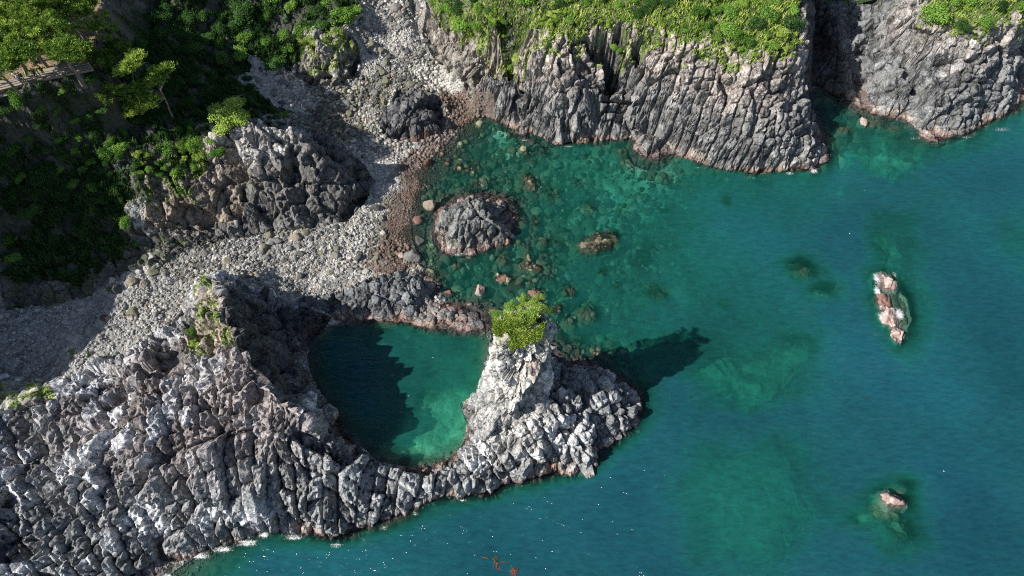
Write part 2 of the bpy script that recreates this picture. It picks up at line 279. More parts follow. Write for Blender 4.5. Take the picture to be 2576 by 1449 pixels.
X0, X1, Y0, Y1 = -108.0, 112.0, -2.0, 128.0
def rasterise(h):
    nx = int((X1 - X0) / h) + 1; ny = int((Y1 - Y0) / h) + 1
    S = np.zeros((nx, ny)); W = np.zeros((nx, ny))
    for k, pts in LINES:
        a = np.array(pts, float)
        if k == 'p':
            x, y = P(a[:, 0], a[:, 1], a[:, 2]); a = np.stack([x, y, a[:, 2]], 1)
        for i in range(len(a) - 1):
            n = max(2, int(np.hypot(*(a[i + 1, :2] - a[i, :2])) / h * 2) + 1)
            t = np.linspace(0, 1, n)[:, None]; q = a[i] * (1 - t) + a[i + 1] * t
            ix = np.rint((q[:, 0] - X0) / h).astype(int); iy = np.rint((q[:, 1] - Y0) / h).astype(int)
            ok = (ix >= 0) & (ix < nx) & (iy >= 0) & (iy < ny)
            np.add.at(S, (ix[ok], iy[ok]), q[ok, 2]); np.add.at(W, (ix[ok], iy[ok]), 1)
    return np.where(W > 0, S / np.maximum(W, 1), 0), W > 0
def samp(G, h, x, y):
    gx = np.clip((x - X0) / h, 0, G.shape[0] - 1.001); gy = np.clip((y - Y0) / h, 0, G.shape[1] - 1.001)
    i = gx.astype(int); j = gy.astype(int); fx = gx - i; fy = gy - j
    return (G[i, j] * (1 - fx) + G[i + 1, j] * fx) * (1 - fy) + (G[i, j + 1] * (1 - fx) + G[i + 1, j + 1] * fx) * fy
G = None; hprev = None
for h, it in ((8, 400), (4, 400), (2, 400), (1, 300), (.5, 200)):
    V, Mk = rasterise(h)
    if G is None: g = np.full(V.shape, 5.0)
    else:
        xs = X0 + h * np.arange(V.shape[0]); ys = Y0 + h * np.arange(V.shape[1]); g = samp(G, hprev, *np.meshgrid(xs, ys, indexing='ij'))
    g = np.where(Mk, V, g)
    for _ in range(it):
        p = np.pad(g, 1, mode='edge'); q = (p[2:, 1:-1] + p[:-2, 1:-1] + p[1:-1, 2:] + p[1:-1, :-2]) / 4
        g = np.where(Mk, V, q)
    G = g; hprev = h
HF = .5
for _ in range(4):
    p = np.pad(G, 1, mode='edge'); G = .4 * G + .15 * (p[2:, 1:-1] + p[:-2, 1:-1] + p[1:-1, 2:] + p[1:-1, :-2])
def ground(x, y): return samp(G, HF, np.asarray(x, float), np.asarray(y, float))
def at(u, v):
    """the place on the terrain that the photo shows at (u, v)"""
    u = np.atleast_1d(np.asarray(u, float)); v = np.atleast_1d(np.asarray(v, float)); res = np.zeros((len(u), 3)); done = np.zeros(len(u), bool)
    for z in np.arange(38, -13, -.2):
        x, y = P(u, v, z); hit = (~done) & (ground(x, y) >= z)
        res[hit] = np.stack([x, y, np.full(len(u), z)], 1)[hit]; done |= hit
    x, y = P(u, v, -12); res[~done] = np.stack([x, y, np.full(len(u), -12.)], 1)[~done]
    return res
def poly(*pts):
    a = np.array(pts, float); q = at(a[:, 0], a[:, 1]); return [(float(x), float(y)) for x, y, z in q]

HERO = [
 (1207,723,19,16,.9,'pink','pink and white topped boulder standing in the shallows left of the bushy sea stack','boulder'),
 (1261,696,18,16,.35,'red','flat reddish rock just awash in the shallows, upper right of the pink topped boulder','boulder'),
 (1127,733,16,9,.1,'red','dark red rock awash beside the right end of the grey rock bar','boulder'),
 (1241,780,14,12,.05,'olive','brownish round rock awash off the tip of the rock bar, behind the sea stack crown','boulder'),
 (1081,505,17,12,1.5,'tan','pale angular boulder in the water off the upper left side of the ribbed islet','boulder'),
 (1049,548,15,12,.5,'red','red rounded boulder in the shallows between the islet and the brown pebbles','boulder'),
 (1039,638,24,15,1.3,'grey','large flat grey block in the shallows below the left side of the islet','boulder'),
 (1007,641,10,9,.7,'pink','small pink boulder touching the left end of the large flat grey block','boulder'),
 (1010,661,13,11,.6,'red','red boulder below the left end of the large flat grey block','boulder'),
 (1032,669,12,10,.5,'red','red boulder wedged between the large flat grey block and the rock bar','boulder'),
 (1054,603,13,11,.3,'dark','dark low boulder in the green shallows above the large flat grey block','boulder'),
 (1345,733,21,14,.5,'red','red rock breaking the surface right behind the bushy top of the sea stack','rock'),
 (1336,712,13,9,-.2,'sub','brown drowned rock touching the upper side of the red rock behind the stack','submerged rock'),
 (1501,610,66,30,.12,'sub','wide brown reef lying awash in the middle of the bay','reef'),
 (1433,733,19,17,-.3,'sub','round brown drowned rock at the top of the reef patch right of the stack','submerged rock'),
 (1471,793,34,27,-.6,'sub','largest brown drowned rock of the reef patch right of the stack','submerged rock'),
 (1401,783,14,15,-.4,'sub','drowned rock at the left edge of the reef patch beside the stack crown','submerged rock'),
 (1432,812,22,17,-.6,'sub','drowned rock at the foot of the reef patch beside the stack crown','submerged rock'),
 (1511,693,13,13,-1,'subp','yellow-green drowned stone alone in the turquoise bay','submerged rock'),
 (1647,745,30,22,-1.2,'sub','round drowned reef right of the yellow-green stone, far from shore','reef'),
 (1365,612,14,12,-.5,'sub','drowned rock between the islet and the wide brown reef, upper of two','submerged rock'),
 (1368,646,14,13,-.6,'sub','drowned rock between the islet and the wide brown reef, lower of two','submerged rock'),
 (1311,563,14,10,-.4,'sub','brown drowned rock in the shade beside the right edge of the islet','submerged rock'),
 (1566,538,34,15,-1.6,'subp','long pale drowned reef above the wide brown reef in the bay','reef'),
 (1821,523,13,13,-2,'subp','faint pale drowned stone in the open bay below the long headland','submerged rock'),
 (1665,546,20,12,-2.2,'sub','faint drowned rock in the bay between the long pale reef and the faint stone','submerged rock'),
 (1550,728,15,12,-1.6,'sub','faint dark drowned rock left of the round drowned reef','submerged rock'),
 (1811,783,20,16,-2.6,'subp','faint triangular drowned rock in the sea right of the round reef','submerged rock'),
 (2012,683,37,27,-.9,'sub','mottled brown drowned reef in the open sea, upper one of a pair','reef'),
 (2063,741,33,20,-1.7,'subp','pale green drowned reef in the open sea, lower one of a pair','reef'),
 (2262,780,34,74,-.6,'sub','green drowned shelf around the pink foam-washed rocks','reef'),
 (2230,706,32,32,.5,'pink','pink rock with white foam at the top of the foam-washed chain in the open sea','rock'),
 (2226,757,26,30,.2,'red','small orange-pink rock in the middle of the foam-washed chain','rock'),
 (2243,794,30,34,.38,'pink','pink rock under streaks of foam in the lower half of the foam-washed chain','rock'),
 (2262,834,21,28,.65,'pink','pointed pink rock at the lower tip of the foam-washed chain','rock'),
 (2205,640,32,44,-2.6,'sub','faint deep reef just above the foam-washed chain','reef'),
 (2250,1257,40,25,.35,'pink','cracked pink rock awash in the lower right of the sea','rock'),
 (2222,1285,45,26,-.7,'subp','pale drowned shelf at the lower left side of the cracked pink rock','reef'),
 (2250,1335,40,34,-1.6,'sub','brown drowned reef below the cracked pink rock','reef'),
 (2140,1312,22,15,-2.2,'subp','pale drowned stone left of the reef below the cracked pink rock','submerged rock'),
 (2265,1225,24,15,-1.6,'sub','faint drowned rock behind the cracked pink rock','submerged rock'),
 (2195,253,25,17,.45,'red','round red rock in the mouth of the dark sea cove','rock'),
 (2179,295,10,13,1.2,'pink','small pointed pink rock below the round red rock in the cove mouth','rock'),
 (2183,316,20,11,-.3,'sub','drowned rock at the foot of the pointed pink rock in the cove mouth','submerged rock'),
 (2119,327,21,17,-.4,'sub','drowned brown rock beside the point of the long headland','submerged rock'),
 (2237,327,32,13,-.7,'sub','wide drowned reef between the cove mouth and the blocky headland','reef'),
 (1074,402,11,9,.9,'brown','round dark brown boulder on the brown pebbles below the dark mound','boulder'),
 (944,524,14,8,None,'dark','dark flat boulder on the white pebbles under the crag, left of the water','boulder'),
 (961,549,9,8,None,'grey','grey boulder on the pebbles just below the dark flat one','boulder'),
 (964,585,9,8,None,'pale','pale boulder at the edge of the brown weed left of the green shallows','boulder'),
 (957,651,11,8,.5,'olive','olive boulder among the red weed above the rock bar','boulder'),
 (965,624,10,8,.5,'pink','pink boulder among the red weed above the olive one','boulder'),
 (921,684,9,8,None,'pale','pale round boulder where the pebbles meet the top of the rock bar','boulder'),
 (744,600,17,12,None,'tan','tan angular boulder on the shingle under the crag, largest there','boulder'),
 (784,600,11,7,None,'dark','dark low boulder right of the largest tan boulder','boulder'),
 (664,623,11,9,None,'olive','olive boulder left end of the row under the crag','boulder'),
 (757,639,12,8,None,'dark','dark wedge boulder on the olive shingle below the largest tan boulder','boulder'),
 (729,626,10,8,None,'grey','grey boulder up left of the dark wedge boulder','boulder'),
 (670,650,11,8,None,'grey','grey boulder below the left end of the row under the crag','boulder'),
 (847,626,9,7,None,'olive','small olive boulder alone on the shingle right of the dark wedge','boulder'),
 (742,741,9,11,None,'olive','upright boulder standing right beside the shaded end of the rock bar','boulder'),
 (697,606,16,8,None,'grey','long flat grey slab at the foot of the crag','boulder'),
 (280,705,11,10,None,'pale','white rounded boulder at the shade edge of the large shingle','boulder'),
 (348,684,10,7,None,'pale','white flat boulder above the brown lumps on the large shingle','boulder'),
 (381,647,13,11,None,'pale','pale grey boulder crowning the heap above the large shingle','boulder'),
 (401,634,13,10,None,'grey','grey boulder at the back of the heap above the large shingle','boulder'),
 (387,684,16,13,None,'olive','big olive grey boulder with a dark right side at the foot of the heap','boulder'),
 (292,728,14,12,None,'dark','dark lumpy boulder with moss below the white rounded one','boulder'),
 (363,717,13,11,None,'tan','brown lumpy boulder on the large shingle, right one of two','boulder'),
 (331,711,15,12,None,'tan','brown lumpy boulder on the large shingle, left one of two','boulder'),
 (333,787,16,12,None,'olive','lone rough olive boulder in the middle of the large shingle','boulder'),
 (370,774,9,10,None,'tan','lone tan boulder up right of the rough olive one','boulder'),
 (235,805,10,9,None,'grey','grey boulder on the shade line of the large shingle, left one of two','boulder'),
 (260,800,9,9,None,'brown','brown boulder on the shade line of the large shingle, right one of two','boulder'),
 (513,641,12,10,None,'grey','grey boulder on the white scree left of the lower shingle','boulder'),
 (573,658,13,10,None,'tan','tan boulder between the white scree and the olive shingle','boulder'),
 (609,653,9,8,None,'dark','dark boulder above the ridge tip on the olive shingle','boulder'),
 (475,694,8,8,None,'pale','white block on the scree just left of the ridge tip','boulder'),
 (447,705,9,7,None,'dark','dark block on the scree, left of the white block','boulder'),
 (597,711,13,8,None,'dark','dark flat boulder lying against the ridge tip','boulder'),
 (623,703,9,8,None,'dark','dark round boulder right of the flat one at the ridge tip','boulder'),
 (997,22,15,13,None,'grey','largest boulder in the shaded gully at the top of the shingle','boulder'),
 (981,50,13,9,None,'dark','dark boulder below the largest one in the shaded gully','boulder'),
 (1027,64,16,10,None,'grey','wide grey boulder in the gully where the shade ends','boulder'),
 (959,129,11,9,None,'olive','olive boulder on the white pebbles right of the grassy knoll','boulder'),
 (889,144,10,8,None,'dark','dark pointed boulder at the right foot of the grassy knoll','boulder'),
 (841,243,15,12,None,'dark','dark boulder among the stones below the grassy knoll, largest there','boulder'),
 (822,236,10,8,None,'pale','white boulder touching the left side of the largest dark one below the knoll','boulder'),
 (876,205,7,6,None,'pale','white boulder at the right foot of the knoll, upper of two','boulder'),
 (867,230,8,7,None,'tan','tan boulder below the right foot of the knoll','boulder'),
 (844,190,7,7,None,'pale','white cube of rock at the lower edge of the grassy knoll','boulder'),
 (1061,133,9,8,None,'olive','olive boulder on the pebbles near the foot of the long headland','boulder'),
 (964,243,9,8,None,'olive','olive boulder on the pebbles left of the dark mound','boulder'),
 (966,208,9,8,None,'dark','dark boulder on the pebbles above the dark mound','boulder'),
 (707,260,9,6,None,'dark','dark slab in the shaded white pebbles below the wooded slope','boulder'),
 (847,298,10,7,None,'dark','dark boulder on the olive stones above the crag shadow','boulder'),
 (844,268,8,8,None,'olive','olive boulder below the largest dark one under the knoll','boulder'),
 (1034,213,12,9,None,'olive','wide pale olive boulder behind the dark mound','boulder'),
]

# what stands in the water: world x, y, rx, ry, top z, bottom, turn
REEF = []
for (u, v, ru, rv, zt, ti, lab, cat) in HERO:
    if zt is None: continue
    x, y = map(float, P(u, v, zt)); dep = y * S30 + (HC - zt) * C30; rot = .35 if u == 1501 else (-.15 if 2200 < u < 2270 and v < 900 else 0)
    REEF.append((x, y, ru * dep / F, rv * dep / F * 1.12, zt, rot))
def reefrad(A, B, rf):
    x, y, rx, ry, zt, rot = rf; ca, sa = math.cos(-rot), math.sin(-rot); dx = A - x; dy = B - y
    return np.sqrt(((dx * ca - dy * sa) / rx) ** 2 + ((dx * sa + dy * ca) / ry) ** 2)

# fine grid
h = .16
xs = np.arange(X0 + 2, X1 - 2, h); ys = np.arange(4, Y1 - 2, h); nx, ny = len(xs), len(ys)
X, Y = np.meshgrid(xs, ys, indexing='ij')
wx = fbm(X / 4, Y / 4, 1) * .8; wy = fbm(X / 4, Y / 4, 4) * .8
Z = samp(G, HF, X + wx, Y + wy); Zs = samp(G, HF, X, Y)
_p = G
for _ in range(2):
    _q = np.pad(_p, 1, mode='edge'); _p = .4 * _p + .15 * (_q[2:, 1:-1] + _q[:-2, 1:-1] + _q[1:-1, 2:] + _q[1:-1, :-2])
_gx, _gy = np.gradient(_p, HF); gx, gy = samp(_gx, HF, X, Y), samp(_gy, HF, X, Y)
slope = np.hypot(gx, gy)

# regions, as polygons on the ground
PL = {}
PL['headland'] = poly((1066,-20), (1075,30), (1062,90), (1085,140), (1118,173), (1140,200), (1194,250), (1241,240), (1287,257), (1318,283), (1311,300), (1285,320), (1300,345), (1345,362), (1388,372), (1461,368), (1555,351), (1605,348), (1648,368), (1705,395), (1755,418), (1855,440), (1932,446), (2035,434), (2092,405), (2095,350), (2070,315), (2034,293)) + [(57, 104), (57, 126), (-12, 126)]
PL['cove_headland'] = poly((2045,-20), (2045,158), (2040,215), (2062,220), (2075,238), (2100,255), (2138,270), (2157,255), (2155,228), (2170,200), (2189,206), (2225,235), (2258,266), (2288,303), (2300,337), (2322,357), (2362,363), (2412,349), (2462,331), (2499,311), (2549,296), (2575,270), (2600,200)) + [(110, 126), (57.5, 126)]
PL['crag'] = poly((470,350), (545,330), (600,285), (745,310), (800,335), (870,385), (915,415), (945,460), (925,500), (875,560), (780,575), (700,582), (620,596), (550,606), (450,592), (365,585), (375,500), (340,430), (420,370))
PL['knoll'] = poly((745,80), (880,85), (900,110), (908,155), (892,195), (850,220), (790,220), (740,195), (742,130))
PL['mound'] = poly((1000,225), (1090,232), (1115,260), (1122,300), (1115,338), (1060,358), (1010,358), (970,348), (955,320), (975,280), (985,255))
ip = [P(u, v) for u, v in ((1090,520), (1084,560), (1088,605), (1106,640), (1145,655), (1200,645), (1290,625), (1300,590))]
PL['islet'] = [(float(a), float(b)) for a, b in ip] + [(3.5, 66), (4, 71), (2, 77), (-5, 79.5), (-12, 78), (-15.5, 72), (-15.5, 67)]
PL['bar'] = poly((1068,684), (1098,700), (1106,735), (1090,757), (1105,762), (1185,758), (1222,768), (1248,800), (1240,832), (1200,850), (1140,852), (1080,842), (1010,822), (961,812), (900,822), (845,808), (830,790), (780,775), (740,765), (760,745), (830,742), (880,725), (930,700), (1000,682))
PL['platform'] = poly((533,690), (505,705), (488,740), (462,785), (420,820), (330,878), (230,927), (160,955), (100,958), (0,940), (-80,935)) + [(-78, 4), (-30, 3)] + \
   [tuple(map(float, P(u, v))) for u, v in ((353,1475), (443,1415), (580,1378), (664,1345), (737,1354), (861,1378), (911,1345), (977,1320), (1071,1270), (1164,1258), (1231,1260), (1288,1224), (1368,1210), (1435,1210), (1488,1186), (1500,1150), (1558,1123),
     (1598,1089), (1622,1058), (1630,1016), (1610,980), (1561,938), (1515,915), (1431,905), (1401,895), (1385,870), (1250,840), (1236,838), (1225,930), (1203,1000), (1188,1062), (1162,1118), (1130,1155), (1060,1174), (1000,1172), (940,1164), (905,1124), (872,1072), (845,1035), (806,985), (782,950), (772,900), (790,855), (838,805))] + \
   poly((740,765), (700,748), (640,735), (575,700))
reg = np.zeros(X.shape, np.int32)                                   # 0 = open ground, shingle or seabed
RN = ['', 'headland', 'cove_headland', 'crag', 'knoll', 'mound', 'islet', 'bar', 'platform']
for i, n in enumerate(RN):
    if i: m = inpoly(X, Y, PL[n]); reg[m & (reg == 0)] = i
gap = (reg == 0) & (Zs > -1.1) & (X > -3.4); gap &= ~((X > 59) & (X < 66) & (Y > 100))
reg[gap & (X < 61) & (Y > 77)] = 1; reg[gap & (X >= 61) & (Y > 77)] = 2; reg[gap & (Y < 56)] = 8
def soft(P_, w=1.2):                                           # a ragged-edged mask of a polygon
    return inpoly(X + fbm(X / 1.7, Y / 1.7, 2) * w * 2.2, Y + fbm(X / 1.7, Y / 1.7, 5) * w * 2.2, P_)
VEG = [poly((1066,-20), (1085,25), (1110,60), (1150,95), (1240,100), (1330,105), (1400,90), (1470,70), (1560,75), (1620,110), (1700,100), (1750,120), (1850,115), (1930,150), (1985,120), (2008,100), (2012,40), (2010,-20)) + [(60, 126), (-12, 126)],
       poly((2262,-20), (2310,50), (2350,65), (2430,70), (2500,75), (2530,40), (2600,10)) + [(110, 126), (66, 126)],
       poly((0,230), (110,212), (220,190), (290,110), (350,-20), (900,-20), (900,40), (870,85), (750,90), (745,180), (700,180), (640,140), (600,190), (640,240), (740,280), (700,290), (610,290), (560,330), (480,350), (500,440), (430,470), (350,430), (310,400), (340,560), (320,640), (200,720), (0,700), (-60,600), (-60,260))]
vegm = soft(VEG[0]) | soft(VEG[1]) | soft(VEG[2])
PLAT = poly((-60,262), (0,238), (110,208), (215,186), (235,150), (262,30), (275,-20)) + [(-60, 126), (-106, 126), (-106, 80)]
plat = inpoly(X, Y, PLAT)
land = Zs > -.35
rock = (reg > 0)
beach = (reg == 0) & (X < -3.4) & (Zs > -.9) & (Zs < 11.5) & ~vegm & ~plat
# shingle polygons keep the foot of the slopes apart from the beach
SLOPE = soft(poly((-60,600), (0,700), (0,780), (150,765), (240,735), (330,690), (430,640), (520,620), (560,606), (450,592), (360,585), (340,560), (320,640), (200,720)), .6)
beach &= ~SLOPE

_J = [rng.random(64 ** 3).astype(np.float32) for _ in range(7)]
def blocks3(x, y, z, A=.5, tilt=.5, crack=.3, cw=.12, s=0, dome=0):
    """convex blocks cut by joints through the solid rock; x, y, z already divided by the block size"""
    x = (x + .22 * fbm(x * .8, y * .8 + z, s + 1, 2)).astype(np.float32); y = (y + .22 * fbm(y * .8, x * .8 - z, s + 3, 2)).astype(np.float32); z = z.astype(np.float32)
    xi, yi, zi = np.floor(x).astype(np.int32), np.floor(y).astype(np.int32), np.floor(z).astype(np.int32)
    f1 = np.full(x.shape, 9, np.float32); f2 = f1.copy(); cid = np.zeros(x.shape, np.int32); o = [np.zeros(x.shape, np.float32) for _ in range(3)]
    for i in (-1, 0, 1):
        for j in (-1, 0, 1):
            for k in (-1, 0, 1):
                c = (((xi + i + 11 * s) & 63) << 12) | (((yi + j) & 63) << 6) | ((zi + k) & 63)
                px = xi + i + .5 + (_J[0][c] - .5) * .86 - x; py = yi + j + .5 + (_J[1][c] - .5) * .86 - y; pz = zi + k + .5 + (_J[2][c] - .5) * .86 - z
                d = px * px + py * py + pz * pz; m = d < f1; f2 = np.where(m, f1, np.minimum(f2, d)); f1 = np.where(m, d, f1); cid = np.where(m, c, cid)
                o = [np.where(m, a, b) for a, b in zip((px, py, pz), o)]
    f1 = np.sqrt(f1); e = np.sqrt(f2) - f1; K = [j[cid] for j in _J[3:7]]
    return A * (K[0] - .5) * 2 + tilt * ((K[1] - .5) * o[0] + (K[2] - .5) * o[1] + (K[3] - .5) * o[2]) * 2 - crack * np.exp(-(e / cw) ** 2) - dome * f1 ** 2, K[0], K[1], e
def columns(a, b, w, l, A=.5, tilt=.5, cr=.4, cw=.13, s=0, dome=.3, xj=.7):
    """rows of jointed columns: a runs across them, b along them (metres)"""
    a = a / w; a = a + .55 * (vnoise(a * .55, a * 0, s) - .5) + .3 * fbm(a * .6, b / l * .45, s + 1, 2)
    ci = np.floor(a); fa = a - ci; J = _T[s % 12]; ca_ = ci.astype(int) & 255
    bb = b / l + J[ca_, 3] * 7; bb = bb + .45 * (vnoise(bb * .8, ci * 3.3, s + 2) - .5) + (J[ca_, 9] - .5) * .5 * (fa - .5); ri = np.floor(bb); fb = bb - ri; rb = ri.astype(int) & 255
    k0, k1, k2, k3 = J[ca_, 5], _T[(s + 1) % 12][ca_, rb], _T[(s + 2) % 12][ca_, rb], _T[(s + 3) % 12][ca_, rb]
    ea = np.minimum(fa, 1 - fa) * w; eb = np.minimum(fb, 1 - fb) * l; gap_ = cr * (.5 + k0)
    d = A * ((k0 - .5) * 1.1 + (k1 - .5) * 1.5) + tilt * ((k2 - .5) * 2 * (fa - .5) * w * .6 + (k3 - .35) * 2 * (fb - .5) * l * .5) - gap_ * np.exp(-(ea / cw) ** 2) - gap_ * xj * np.exp(-(eb / cw) ** 2) - dome * ((2 * fa - 1) ** 4 + .7 * (2 * fb - 1) ** 4) * .6
    return d, k1, k0, np.minimum(ea, eb)
def blocks(x, y, sc, ang=0, an=1., s=0, A=.5, tilt=.35, crack=.3, cw=.12, dome=0):
    ca, sa = math.cos(ang), math.sin(ang); a = (x * ca + y * sa) / sc; b = (-x * sa + y * ca) / (sc * an)
    a = a + fbm(a * 1.3, b * 1.3, s + 2, 2) * .22; b = b + fbm(a * 1.3, b * 1.3, s + 4, 2) * .22
    f1, f2, k1, k2, k3, ox, oy = voro(a, b, s)
    e = f2 - f1
    return A * (k1 - .5) * 2 + tilt * sc * ((k2 - .5) * ox + (k3 - .5) * oy) * 2 - crack * np.exp(-(e / cw) ** 2) - dome * f1 ** 2, k1, k2, e
D = np.zeros(X.shape); T1 = np.ones(X.shape); T2 = np.zeros(X.shape); E = np.ones(X.shape)
# each: region, direction of the joints, scale, aniso, amplitude
def pixel(x, y, z):
    dp = y * S30 + (HC - z) * C30; return CX + F * x / dp, CY - F * (y * C30 - (HC - z) * S30) / dp
pu, pv = pixel(X, Y, Zs); near = (pu > -300) & (pu < 2880) & (pv > -160) & (pv < 1700)
# region: joint direction, width, height of a block, steps, facets, joints, rounding
for r, ang, sc, sz, A, tl, cr, dm in ((1, -.2, 2.1, 2.7, .24, .8, .55, .22), (2, .15, 2.6, 2.6, .28, .8, .55, .25), (3, .6, 2.2, 3.2, .34, 1.1, .4, 0), (4, .3, 1.9, 1.9, .4, .8, .35, .3), (5, -.5, 1.7, 2.6, .3, .8, .35, .5),
                                      (6, -.5, 1.7, 2.8, .22, .6, .35, .3), (7, -.3, 1.6, 1.6, .15, .4, .3, .5), (8, 0, 1.9, 2.3, .5, 1.9, .45, 0)):
    m = (reg == r) & near; x, y, z = X[m], Y[m], Zs[m]; w = 1.
    ca, sa = math.cos(ang), math.sin(ang); a = x * ca + y * sa; b = -x * sa + y * ca; bz = sz
    if r == 8:                                                  # the columns fan out: towards the sea on the left, about the stack on the right
        ph = np.arctan2(x + 28., y + 26.); rad = np.hypot(x + 28., y + 26.); east = x > -8
        a = np.where(east, x * .8 + y * .6, ph * 46); b = np.where(east, -x * .6 + y * .8, rad); w = np.where(east, .9, 1.); bz = np.where(east, 2.4, 3.0)
    d1, k1, k2, e1 = blocks3(a / sc, b / bz, z / bz, A, tl, cr, .10, r % 7, dm)
    if r in (1, 2, 8):
        if r == 8: al = np.where(east, b, rad - z * .45); dc, c1, c2, ec = columns(a, al, 1.85, 1.9, .55, 1.0, .8, .14, 2, 0)
        else: al = y * .6 + z * .85; dc, c1, c2, ec = columns(x - (.2 if r == 1 else .05) * al, al, 2.0 if r == 1 else 2.4, 2.15, .24, .55, .6, .14, r + 4, .2, 1.)
        wc = sstep(-.35, .05, fbm(x / 13, y / 13, 3, 2) + (.25 if r == 8 else .2) - .5 * (z > 12) * (r != 8) + (.6 * sstep(11, 8, z) - .2 * (z > 11)) * (r == 8))
        d1 = d1 * (1 - wc) + dc * wc; k1 = np.where(wc > .5, c1, k1); k2 = np.where(wc > .5, c2, k2); e1 = np.where(wc > .5, ec, e1)
    d0, q1, q2, e0 = blocks3(a / (sc * 2.8) + 7, b / (bz * 2.6), z / (sz * 2.6), A * 1.6, tl * (.75 if r == 8 else 1.4), cr * 1.3, .05, (r + 3) % 7)
    d2, q3, q4, e2 = blocks3(x / (sc * .36), y / (sc * .42), z / (sc * .42), A * .24, tl * .32, .10, .13, (r + 5) % 7)
    D[m] = (d1 + d0 + d2) * w; T1[m] = k1; T2[m] = q1; E[m] = np.minimum(e1, e2)
# open ground
m = (reg == 0) & ~beach & (Zs > -.3)
d1, k1, k2, e1 = blocks(X[m], Y[m], 1.7, .5, 1.3, 2, .4, .5, .3, .15); d2 = blocks(X[m], Y[m], .7, .2, 1, 5, .15, .5, .1, .15)[0]
D[m] = d1 * .8 + d2 + fbm(X[m] / 5, Y[m] / 5, 5) * .9; T1[m] = k1; T2[m] = k2; E[m] = e1
D[plat] *= .12
m = beach
bs = 1.0
f1, f2, k1, k2, k3, ox, oy = voro(X[m] / .62, Y[m] / .62, 3, .95)
g1, g2, j1, j2, j3, _, _ = voro(X[m] / 1.5, Y[m] / 1.5, 8, .95)
big = (fbm(X[m] / 7, Y[m] / 7, 9, 3) > .05) & (j1 > .45)
D[m] = .2 * k1 - .34 * f1 ** 2 + np.where(big, .35 * j1 - .8 * g1 ** 2, 0) + fbm(X[m] / 4, Y[m] / 4, 10) * .35
T1[m] = np.where(big, j2, k2); T2[m] = k3; E[m] = f2 - f1
m = (reg == 0) & (Zs <= -.3)
xb, yb, zb = X[m], Y[m], Zs[m]
f1, f2, k1, k2, k3, ox, oy = voro(xb / 1.9, yb / 1.9, 6, .95); g1, g2, j1, j2, j3, _, _ = voro(xb / 4.6, yb / 4.6, 2, .95)
amp = np.clip(-zb / 1.5, .2, 1) * np.clip(1.2 - (-zb) / 9, .25, 1)
rk = sstep(-.35, .3, fbm(xb / 11, yb / 11, 7, 3) + .35)          # where the bed is stony
D[m] = amp * rk * (np.clip(.75 * k1 + .25 - 1.3 * f1 ** 2, -.3, 1) * .75 + np.where(j1 > .5, np.clip(1.3 * j1 - 3.2 * g1 ** 2, 0, 2), 0)) + fbm(xb / 5, yb / 5, 3) * .4 - .25
T1[m] = np.where((j1 > .5) & (g1 < .45), j2, k2); T2[m] = rk; E[m] = f2 - f1
D[inpoly(X, Y, poly((-80,930), (160,945), (160,985), (60,1020), (-80,1050)))] *= .3
D[(reg > 0) & (reg < 3) & vegm] *= .45
D = np.clip(D, -2., 1.5)
_q = np.pad(D, 1, mode='edge'); _b = .6 * D + .1 * (_q[2:, 1:-1] + _q[:-2, 1:-1] + _q[1:-1, 2:] + _q[1:-1, :-2]); D = np.where(rock, _b, D)
# keep the shore line where it is: less displacement at the water's edge
D *= np.clip(.35 + np.abs(Zs) / 2.2, .35, 1)
nrm = np.sqrt(1 + slope ** 2 * .55); amt = np.where(rock, 1., 1.)
DX = -gx * .74 / nrm * D * amt; DY = -gy * .74 / nrm * D * amt
DX[~rock] = 0; DY[~rock] = 0
Zf = Z + np.where(rock, D / nrm * 1.15, D)
Zf = np.where((reg == 0) & (Zs < -.3), np.minimum(Zf, -.12), Zf)
XF = X + DX; YF = Y + DY

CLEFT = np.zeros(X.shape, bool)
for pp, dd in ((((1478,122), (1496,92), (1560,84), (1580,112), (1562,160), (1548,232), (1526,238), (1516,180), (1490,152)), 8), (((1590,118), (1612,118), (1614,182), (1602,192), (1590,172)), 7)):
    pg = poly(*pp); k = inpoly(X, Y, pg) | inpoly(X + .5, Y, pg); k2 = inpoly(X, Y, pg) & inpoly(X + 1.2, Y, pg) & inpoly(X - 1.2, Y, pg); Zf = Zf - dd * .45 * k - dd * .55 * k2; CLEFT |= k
# the bed rises to the drowned rocks
for rf in REEF:
    x, y, rx, ry, zt, rot = rf; R0 = max(rx, ry) * 2.6 + 3; i0, i1 = np.searchsorted(xs, (x - R0, x + R0)); j0, j1 = np.searchsorted(ys, (y - R0, y + R0)); sl = (slice(i0, i1), slice(j0, j1))
    A_, B_ = X[sl], Y[sl]; rr = reefrad(A_, B_, rf) + .3 * fbm(A_ / 1.8, B_ / 1.8, 3, 3); dome = min(zt, 0) - .35 - np.clip(rr - .8, 0, 9) * (1.4 + 1.5 * min(rx, ry)) + D[sl] * .5
    ok = (reg[sl] == 0) & (Zs[sl] < -.3); T2[sl] = np.where(ok & (dome > Zf[sl] - .6), 1, T2[sl]); Zf[sl] = np.where(ok, np.maximum(Zf[sl], np.minimum(dome, -.12)), Zf[sl])

